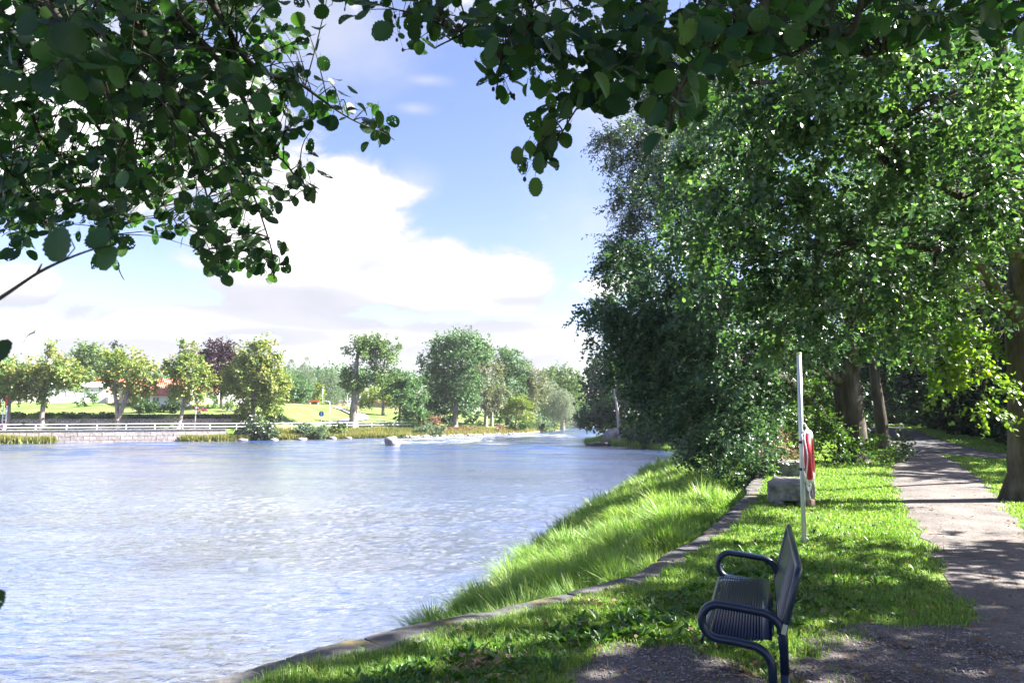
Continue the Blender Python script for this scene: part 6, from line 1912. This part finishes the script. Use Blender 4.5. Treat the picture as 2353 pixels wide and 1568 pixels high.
def flagpole():
    d = 112
    b = at(71, 930, d); z = Hs(b[0], d); t = at(71, 752, d)
    r = thing('flagpole', 'tall white flagpole rising behind the pointed maple', 'flagpole', (b[0], d, z))
    MB().tube([(b[0], d, z), (b[0], d, t[2])], [.11, .06], 8).build('pole', M['white'], r, True, True)
    MB().tube([(b[0], d, t[2]), (b[0], d, t[2] + .1), (b[0], d, t[2] + .2)], [.1, .13, .03], 8).build('knob', M['yellowcloth'], r, True, True)
    p = thing('pennant', 'narrow blue and yellow pennant blowing from the tall white flagpole', 'pennant', (b[0], d, t[2] - .1))
    def cloth(lo, hi, mat):
        vs = []; fs = []
        n = 24
        for i in range(n + 1):
            u = i / n
            x = b[0] - .07 - u * 2.3; z0 = t[2] - .25 - u * 1.1 - .9 * u * u * 1.6
            y = d + .18 * math.sin(u * 9)
            hh = .55 * (1 - u * .9)
            vs += [(x, y, z0 - hh * lo), (x - .12 * hh, y + .02, z0 - hh * hi), ]
            vs += [(x, y + .02, z0 - hh * lo), (x - .12 * hh, y + .04, z0 - hh * hi)]
        for i in range(n):
            a = i * 4
            fs += [(a, a + 1, a + 5, a + 4), (a + 2, a + 6, a + 7, a + 3), (a, a + 4, a + 6, a + 2), (a + 1, a + 3, a + 7, a + 5)]
        return MB().add(vs, fs).build('cloth', mat, p, True, True)
    cloth(0, .5, M['yellowcloth']); cloth(.5, 1, M['bluecloth'])


flagpole()


def ladder_post():
    d = dq(8, 1.0)
    b = at(8, 984, d); z = -.45
    r = thing('rescue_post', 'red and white rescue post with a ladder rack at the promenade edge', 'post', (b[0], d, z))
    tp = at(8, 920, d)[2]
    for s in (-.22, .22):
        MB().box((b[0] + s, d, (z + tp) / 2 - .3), (.09, .09, tp - z - .6)).build('rail', M['white'], r, False, True)
    k = z + .5
    while k < tp - .8:
        MB().box((b[0], d, k), (.35, .06, .07)).build('rung', M['white'], r, False, True); k += .42
    MB().box((b[0] + .05, d, tp - .2), (.1, .1, 1.4)).build('mast', M['red'], r, False, True)
    q = thing('lifebuoy', 'small red and white lifebuoy on the ladder rack at the promenade edge', 'lifebuoy', (b[0], d - .12, z + .55))
    n = 24; pts = [(b[0] + .33 * math.cos(6.283 * i / n), d - .13, z + .6 + .33 * math.sin(6.283 * i / n)) for i in range(n)]
    MB().tube(pts, .09, 8, closed=True).build('ring', M['red'], q, True, True)
    for a in (0, 1.57, 3.14, 4.71):
        MB().tube([(b[0] + .33 * math.cos(a + e), d - .13, z + .6 + .33 * math.sin(a + e)) for e in (-.25, -.1, .1, .25)], .093, 8).build('white_band', M['whitep'], q, True, True)


ladder_post()


def lamp(label, vx, ytop, ybot, d, arm=.8, group='lamp posts on the far bank'):
    b = at(vx, ybot, d); z = Hs(b[0], d); t = at(vx, ytop, d)[2]
    r = thing('street_lamp', label, 'lamp', (b[0], d, z), 0, group)
    MB().tube([(b[0], d, z), (b[0], d, z + (t - z) * .5), (b[0], d, t)], [.10, .08, .06], 8).build('pole', M['galv'], r, True, True)
    if arm:
        MB().tube([(b[0], d, t), (b[0] - arm * .5, d, t + .12), (b[0] - arm, d, t + .1)], .05, 6).build('arm', M['galv'], r, True, True)
    MB().box((b[0] - arm, d, t + .1), (.6, .25, .14), 0, .2).build('lamp_head', M['galv'], r, False, True, .03)


lamp('grey lamp post standing in front of the long clipped hedge', 448, 912, 979, dq(448, 3.4), 0)
lamp('lamp post with short arm beside the blue pedestrian sign', 756, 923, 973, dq(756, 5), .7)
lamp('plain lamp post on the lawn beside the yellow conifer', 740, 890, 944, 140, 0)
lamp('lamp post by the red car left of the lone oak', 797, 905, 948, 138, 0)


def sign():
    d = dq(738, 4.5)
    b = at(738, 973, d); z = Hs(b[0], d); c = at(738, 950, d)
    r = thing('road_sign', 'round blue pedestrian sign on a grey post above the river bank', 'sign', (b[0], d, z))
    MB().tube([(b[0], d, z), (b[0], d, c[2] + .3)], .045, 8).build('post', M['galv'], r, True, True)
    n = 28; R = .42
    def disc(y0, y1, rad, mat, nm):
        MB().tube([(b[0], y0, c[2]), (b[0], y1, c[2])], rad, n).build(nm, mat, r, False, True)
    disc(d - .06, d - .085, R, M['white'], 'rim'); disc(d - .088, d - .095, R * .92, M['bluesign'], 'face')
    s = MB()
    y = d - .1
    s.tube([(b[0], y, c[2] + .2), (b[0], y - .006, c[2] + .2)], .065, 10)
    s.box((b[0], y, c[2] + .02), (.14, .008, .22)); s.box((b[0] - .05, y, c[2] - .18), (.055, .008, .19), 0); s.box((b[0] + .05, y, c[2] - .18), (.055, .008, .19))
    s.build('symbol', M['white'], r, False, True)


sign()


def sculpture():
    d = 108
    b = at(630, 945, d); z = Hs(b[0], d)
    r = thing('sculpture', 'white egg-shaped stone sculpture with hollows painted as dark discs on the lawn edge', 'sculpture', (b[0], d, z))
    vs = []; fs = []; n, m = 20, 14
    hgt, rad = 2.0, .62
    for i in range(m + 1):
        u = i / m
        rr = rad * (math.sin(math.pi * (u * .9 + .07)) ** .7)
        for k in range(n):
            t = 2 * math.pi * k / n
            q = 1 + .12 * math.sin(3 * t + 4 * u)
            vs.append((b[0] + rr * q * math.cos(t), d + rr * .8 * q * math.sin(t), z + u * hgt))
    for i in range(m):
        for k in range(n): fs.append((i * n + k, i * n + (k + 1) % n, (i + 1) * n + (k + 1) % n, (i + 1) * n + k))
    fs.append(tuple(range(n - 1, -1, -1))); fs.append(tuple(m * n + k for k in range(n)))
    MB().add(vs, fs).build('body', M['whitewall'], r, True, True)
    for x, zz, rr in ((-.2, 1.2, .14), (.15, .7, .12)):
        MB().tube([(b[0] + x, d - .52, z + zz), (b[0] + x, d - .62, z + zz)], rr, 10).build('hollow_shade', M['darkrock'], r, False, True)  # solid dark discs stand in for the shade inside hollows


sculpture()


def parkbench(label, vx, vy, d):
    b = at(vx, vy, d); z = Hs(b[0], d)
    r = thing('park_bench', label, 'bench', (b[0], d, z))
    MB().box((b[0], d, z + .46), (2.1, .5, .07)).build('seat', M['orange'], r, False, True)
    MB().box((b[0], d + .27, z + .8), (2.1, .06, .42)).build('backrest', M['orange'], r, False, True)
    for s in (-.85, .85):
        MB().box((b[0] + s, d + .05, z + .21), (.1, .5, .42)).build('leg', M['white'], r, False, True)


parkbench('orange-brown park bench at the top of the lawn near the yellow conifer', 721, 938, 141)
parkbench('far small park bench beside the compact green tree', 660, 940, 143)


def car(name, label, vx, vy, d, mat, L=4.2, rz=0.0):
    b = at(vx, vy, d); z = Hs(b[0], d) + .02
    r = thing(name, label, 'car', (b[0], d, z), rz)
    prof = [(-.5, .32), (-.5, .62), (-.46, .78), (-.30, .86), (-.17, 1.36), (.18, 1.40), (.36, .92), (.49, .80), (.5, .5), (.5, .32)]
    W_ = .84
    vs = []; n = len(prof)
    for s in (-1, 1):
        for x, zz in prof: vs.append((x * L, s * W_ * (1 if zz < .95 else .82), zz))
    fs = [(i, (i + 1) % n, (i + 1) % n + n, i + n) for i in range(n)] + [tuple(range(n - 1, -1, -1)), tuple(range(n, 2 * n))]
    MB().add(vs, fs).build('body', mat, r, False, False, .06)
    for s in (-1, 1):
        pl = [(-.27, .90), (-.165, 1.30), (.16, 1.33), (.32, .93)]
        vs = [(x * L, s * (W_ * .93 + .0), zz) for x, zz in pl] + [(x * L, s * (W_ * .78), zz) for x, zz in pl]
        MB().add(vs, [(0, 1, 2, 3), (7, 6, 5, 4), (0, 4, 5, 1), (1, 5, 6, 2), (2, 6, 7, 3), (3, 7, 4, 0)]).build('window', M['glass'], r)
    for x in (-.31, .31):
        for s in (-1, 1):
            wh = MB().tube([(x * L, s * (W_ - .16), .32), (x * L, s * (W_ + .02), .32)], .32, 16).build('wheel', M['tyre'], r)
            MB().tube([(x * L, s * (W_ + .021), .32), (x * L, s * (W_ + .03), .32)], .19, 12).build('rim', M['galv'], wh)
    return r


car('parked_car', 'small red car parked at the top of the park lawn', 775, 934, 215, M['carred'], 4.2, 1.0)
car('parked_car', 'white car parked behind the red one', 800, 933, 225, M['carwhite'], 4.3, .9)
car('parked_car', 'pale car half hidden by the lamp post at the lawn top', 760, 934, 220, M['carwhite'], 3.9, 1.1)

# ------------------------------------------------------------------ stones in and along the river
p = at(899, 1021, 80.5)
rock('boulder', 'big pale grey boulder standing alone in the river', (p[0], 80.5, -1.78), (2.0, 1.8, 1.55), 'boulder', 31, .3, 'boulder', None, 0, 4, .12)
for i, (lb, vx, vy, d, s) in enumerate((('flat pale rock awash at the foot of the willow bush', 557, 1012, dq(557, -1.5), 1.5), ('low wet rock just right of the dense willow bush', 630, 1012, dq(630, -2), 1.3), ('pale flat rock in the water below the wide willow bush', 693, 1013, dq(693, -2.5), 1.5),
                                        ('pale stone at the shore below the small bush by the sign', 765, 1007, dq(765, -.6), 1.6), ('brownish stone at the shore between two bushes', 800, 1007, dq(800, -.6), 1.2), ('small stone at the shore beneath the wide bush', 702, 1008, dq(702, -.4), .9), ('small pointed shore stone beyond the lone boulder', 905, 1001, dq(905, -.5), 1.0))):
    q = at(vx, vy, d)
    rock('shore_rock', lb, (q[0], d, -1.95), (s, s * .8, s * .42), 'boulder', 40 + i, i * .7, 'rock', None, 0, 3, .14)
rng = np.random.default_rng(90)
# stony shore under the red-brown bank: far too many stones to count
def shore_stones():
    rng = np.random.default_rng(91)
    oc = np.array([(1, 0, 0), (-1, 0, 0), (0, 1, 0), (0, -1, 0), (0, 0, 1), (0, 0, -1), (.7, .7, .5), (-.7, .7, .5), (.7, -.7, .5), (-.7, -.7, .5)], float)
    of = np.array([(0, 6, 8), (0, 2, 6), (2, 7, 6), (2, 1, 7), (1, 9, 7), (1, 3, 9), (3, 8, 9), (3, 0, 8), (6, 7, 4), (7, 9, 4), (9, 8, 4), (8, 6, 4), (2, 0, 5), (1, 2, 5), (3, 1, 5), (0, 3, 5)])
    n = 900
    x = rng.uniform(-17, 10, n); y = np.interp(x, FB[:, 0], FB[:, 1]) + np.abs(rng.normal(size=n)) * 1.6 - .5
    s = rng.uniform(.12, .42, n)
    z = np.maximum(H(x, y), -2.05) + s * .2
    V = oc[None] * (s[:, None] * rng.uniform(.6, 1.3, (n, 10)))[..., None] * np.array([1.2, 1, .7]) + np.stack([x, y, z], -1)[:, None]
    loops = (of.ravel()[None] + (np.arange(n) * 10)[:, None]).ravel()
    me = mesh_np('shore_stones', V.reshape(-1, 3), loops, np.arange(n * 16) * 3)
    tag(link('shore_stones', me, M['boulder']), 'jumble of pale stones lining the far shore at the river bend', 'stones', kind='stuff')


shore_stones()

# red-brown dry bank plants above the stony shore
def bank_plants():
    rng = np.random.default_rng(93)
    n = 9000
    x = rng.uniform(-13, 8, n); t = rng.random(n)
    y = np.interp(x, FB[:, 0], FB[:, 1]) + 1.6 + 4.5 * t
    ok = vnoise(x, y, .3, 4) > -.35
    x, y = x[ok], y[ok]; n = len(x)
    P = np.stack([x, y, H(x, y) + .25 * rng.random(n)], -1)
    leaf_mesh('bank_plants', P, unit(rng.normal(size=(n, 3)) + [0, 0, .8]), rand_dirs(n, rng), .3 * rng.uniform(.6, 1.3, n), LEAF_FAR, M['lf_rust'], None, rng, kind='stuff')
    tag(bpy.data.objects['bank_plants'], 'reddish brown plants covering the slope above the stony shore', 'plants')


bank_plants()

# ------------------------------------------------------------------ wooded point on the right bank
def ptree(name, label, d, trunk, blobs, mat, seed, **kw):
    return fartree(name, label, d, trunk, blobs, mat, seed, **{**dict(leaf=.22, dens=1.0, bark='bark'), **kw})


ptree('pine_tree', 'dark spreading tree leaning over the water at the wooded point', 84, [(1452, 985, 5), (1448, 960, 4.5), (1440, 930, 4), (1435, 890, 3)],
      [(1400, 920, 26, 10), (1385, 940, 24, 10), (1360, 950, 26, 10), (1345, 970, 18, 9), (1370, 975, 18, 10), (1420, 900, 26, 10), (1440, 880, 26, 12), (1415, 945, 26, 12), (1440, 925, 24, 14), (1395, 965, 20, 12), (1330, 955, 12, 7)], 'lf_dark', 501, dens=1.15,
      forks=[[(1448, 965, 3.5), (1420, 958, 2.6), (1390, 965, 2), (1365, 985, 1.5)]])
ptree('pine_tree', 'tall dark layered tree crowning the wooded point behind the dead trunk', 88, [(1470, 980, 5), (1468, 930, 4), (1462, 870, 3), (1455, 830, 1.5)],
      [(1455, 835, 22, 12), (1430, 855, 24, 9), (1470, 860, 28, 12), (1445, 880, 34, 10), (1480, 890, 30, 14), (1440, 905, 26, 9), (1475, 920, 30, 14), (1500, 850, 24, 18), (1510, 900, 26, 20)], 'lf_dark', 502, dens=1.1)
ptree('riverside_tree', 'bright green tree on the point between the dark trees and leaning alder', 75, [(1530, 1000, 4), (1528, 950, 3), (1525, 900, 2)],
      [(1520, 890, 30, 20), (1545, 920, 30, 22), (1505, 925, 26, 18), (1530, 950, 34, 20), (1560, 880, 26, 24), (1570, 940, 26, 24)], 'lf_shrub', 503, dens=1.0)
ptree('riverside_tree', 'shady tree on the bank just behind the leaning alder crown', 58, [(1600, 1000, 5), (1600, 940, 4), (1600, 880, 3)],
      [(1590, 880, 40, 30), (1630, 920, 40, 30), (1580, 940, 34, 28), (1650, 870, 40, 30), (1690, 900, 40, 36), (1620, 970, 40, 20)], 'lf_dark', 504, dens=1.0, leaf=.2)
ptree('riverside_tree', 'dark tree closing the bank behind the sunlit gap', 50, [(1760, 985, 6), (1760, 920, 5), (1760, 860, 4)],
      [(1740, 880, 50, 36), (1790, 850, 50, 40), (1720, 930, 50, 30), (1800, 920, 50, 36), (1850, 880, 50, 40), (1770, 800, 60, 40)], 'lf_wood', 505, dens=1.0, leaf=.2)
farbush('bush', 'dark rounded bush on the grassy point right of the dead trunk', 74, [(1470, 1000, 30, 14), (1500, 1010, 34, 14), (1540, 1015, 34, 14), (1440, 990, 16, 10)], 'lf_dark', 506, .18, 1.2)
farbush('bush', 'green bush covering the slope behind the grassy point', 78, [(1470, 965, 30, 14), (1500, 975, 30, 18), (1540, 985, 30, 18), (1440, 970, 14, 12)], 'lf_shrub', 507, .2, 1.1)
farbush('bush', 'pale sunlit bush at the tip of the point beside the dark leaning tree', 83, [(1402, 975, 14, 12), (1395, 990, 12, 8)], 'lf_oak', 508, .2, 1.0)
farbush('bush', 'bushes overhanging the water close to the tall bank grass', 60, [(1580, 1015, 36, 16), (1620, 1020, 30, 16), (1560, 1030, 20, 10)], 'lf_dark', 509, .16, 1.1)


def dead_trunk():
    d = 80
    b = at(1424, 992, d); z = Hs(b[0], d)
    r = thing('dead_tree', 'bare bleached dead trunk standing on the wooded point', 'tree', (b[0], d, min(z, b[2])))
    s = d / F
    pts = [at(1424, 996, d), at(1421, 970, d), at(1418, 940, d), at(1413, 910, d), at(1410, 892, d)]
    pts[0][2] = min(pts[0][2], z - .1)
    MB().tube(pts, [4.2 * s, 3.4 * s, 3 * s, 2.2 * s, .8 * s], 9, True, .12).build('trunk', M['deadwood'], r, True, True)
    for a, c in (((1418, 940), (1425, 930)), ((1413, 912), (1407, 903)), ((1421, 965), (1413, 957))):
        MB().tube([at(*a, d), at(*c, d)], [1.1 * s, .4 * s], 6).build('branch', M['deadwood'], r, True, True)


dead_trunk()


def bare_tree():
    d = 90
    b = at(1440, 960, d)
    r = thing('bare_tree', 'leafless grey twiggy tree top sticking out left of the tall dark tree', 'tree', (b[0], d, Hs(b[0], d)))
    rng = np.random.default_rng(6); mb = MB()
    p = limb(mb, (b[0], d, Hs(b[0], d)), at(1415, 850, d), .16, .04, rng, 0)
    tr = mb.build('trunk', M['deadwood'], r, True, True)
    m2 = MB()
    for _ in range(16):
        s_ = p[rng.integers(3, 8)]
        e = at(1395 + rng.normal() * 16, 868 + rng.normal() * 16, d)
        q = limb(m2, s_, e, .045, .015, rng, .1, 5, 5)
        for _ in range(3): limb(m2, q[rng.integers(2, 6)], e + rng.normal(size=3) * .7, .02, .008, rng, .1, 4, 4)
    m2.build('twigs', M['deadwood'], tr, True, True)


bare_tree()
q = at(1372, 1019, 80)
rock('shore_rock', 'dark wet flat rock at the tip of the wooded point', (q[0], 79.6, -1.9), (3.0, 1.6, .8), 'darkrock', 61, .1, 'rock', None, 0, 4, .15)
q = at(1392, 1017, 80)
rock('shore_rock', 'smaller dark rock tucked behind the flat one at the point', (q[0], 80, -1.85), (2.2, 1.3, .8), 'darkrock', 62, .5, 'rock', None, 0, 4, .15)
q = at(1410, 992, 82)
rock('bedrock', 'pale grey bedrock slope below the dead trunk', (q[0] + .6, 83, q[2] - .5), (3.6, 3.0, 2.2), 'boulder', 63, .2, 'rock', None, 0, 4, .12)


def driftwood():
    d = 62
    r = thing('driftwood', 'bleached bare branch lying at the water edge by the overhanging bushes', 'driftwood', tuple(at(1575, 1030, d)))
    rng = np.random.default_rng(15); mb = MB()
    a, b = at(1548, 1032, d), at(1590, 1022, d)
    p = limb(mb, a, b, .07, .03, rng, .1)
    for _ in range(8):
        limb(mb, p[rng.integers(1, 7)], at(1550 + 40 * rng.random(), 1020 + 14 * rng.random(), d - .5 + rng.random()), .035, .012, rng, .1, 5, 4)
    mb.build('branches', M['deadwood'], r, True, True)


driftwood()


def point_grass():
    rng = np.random.default_rng(95)
    n = 26000
    y = rng.uniform(52, 92, n); xe = np.interp(y, E[:, 1], E[:, 0])
    x = xe + np.abs(rng.normal(size=n)) * 2.2 - .1
    blades('point_grass', x, y, .35 + .45 * rng.random(n), np.full(n, .06) * rng.uniform(.6, 1.4, n), rng, 'gr_tall', .7, 'long grass fringing the wooded point across the water')


point_grass()


# ------------------------------------------------------------------ thin haze in the air over the river valley
def haze():
    m_, nt, out = nmat('thin haze')
    v = nt.nodes.new('ShaderNodeVolumePrincipled')
    v.inputs['Color'].default_value = (.9, .94, 1, 1); v.inputs['Density'].default_value = .0002; v.inputs['Anisotropy'].default_value = .2
    nt.links.new(v.outputs[0], out.inputs['Volume'])
    o = MB().box((0, 0, 15.6), (3700, 3700, 41)).build('haze', m_)
    tag(o, 'thin pale haze in the air over the river valley', 'haze', kind='stuff')


haze()
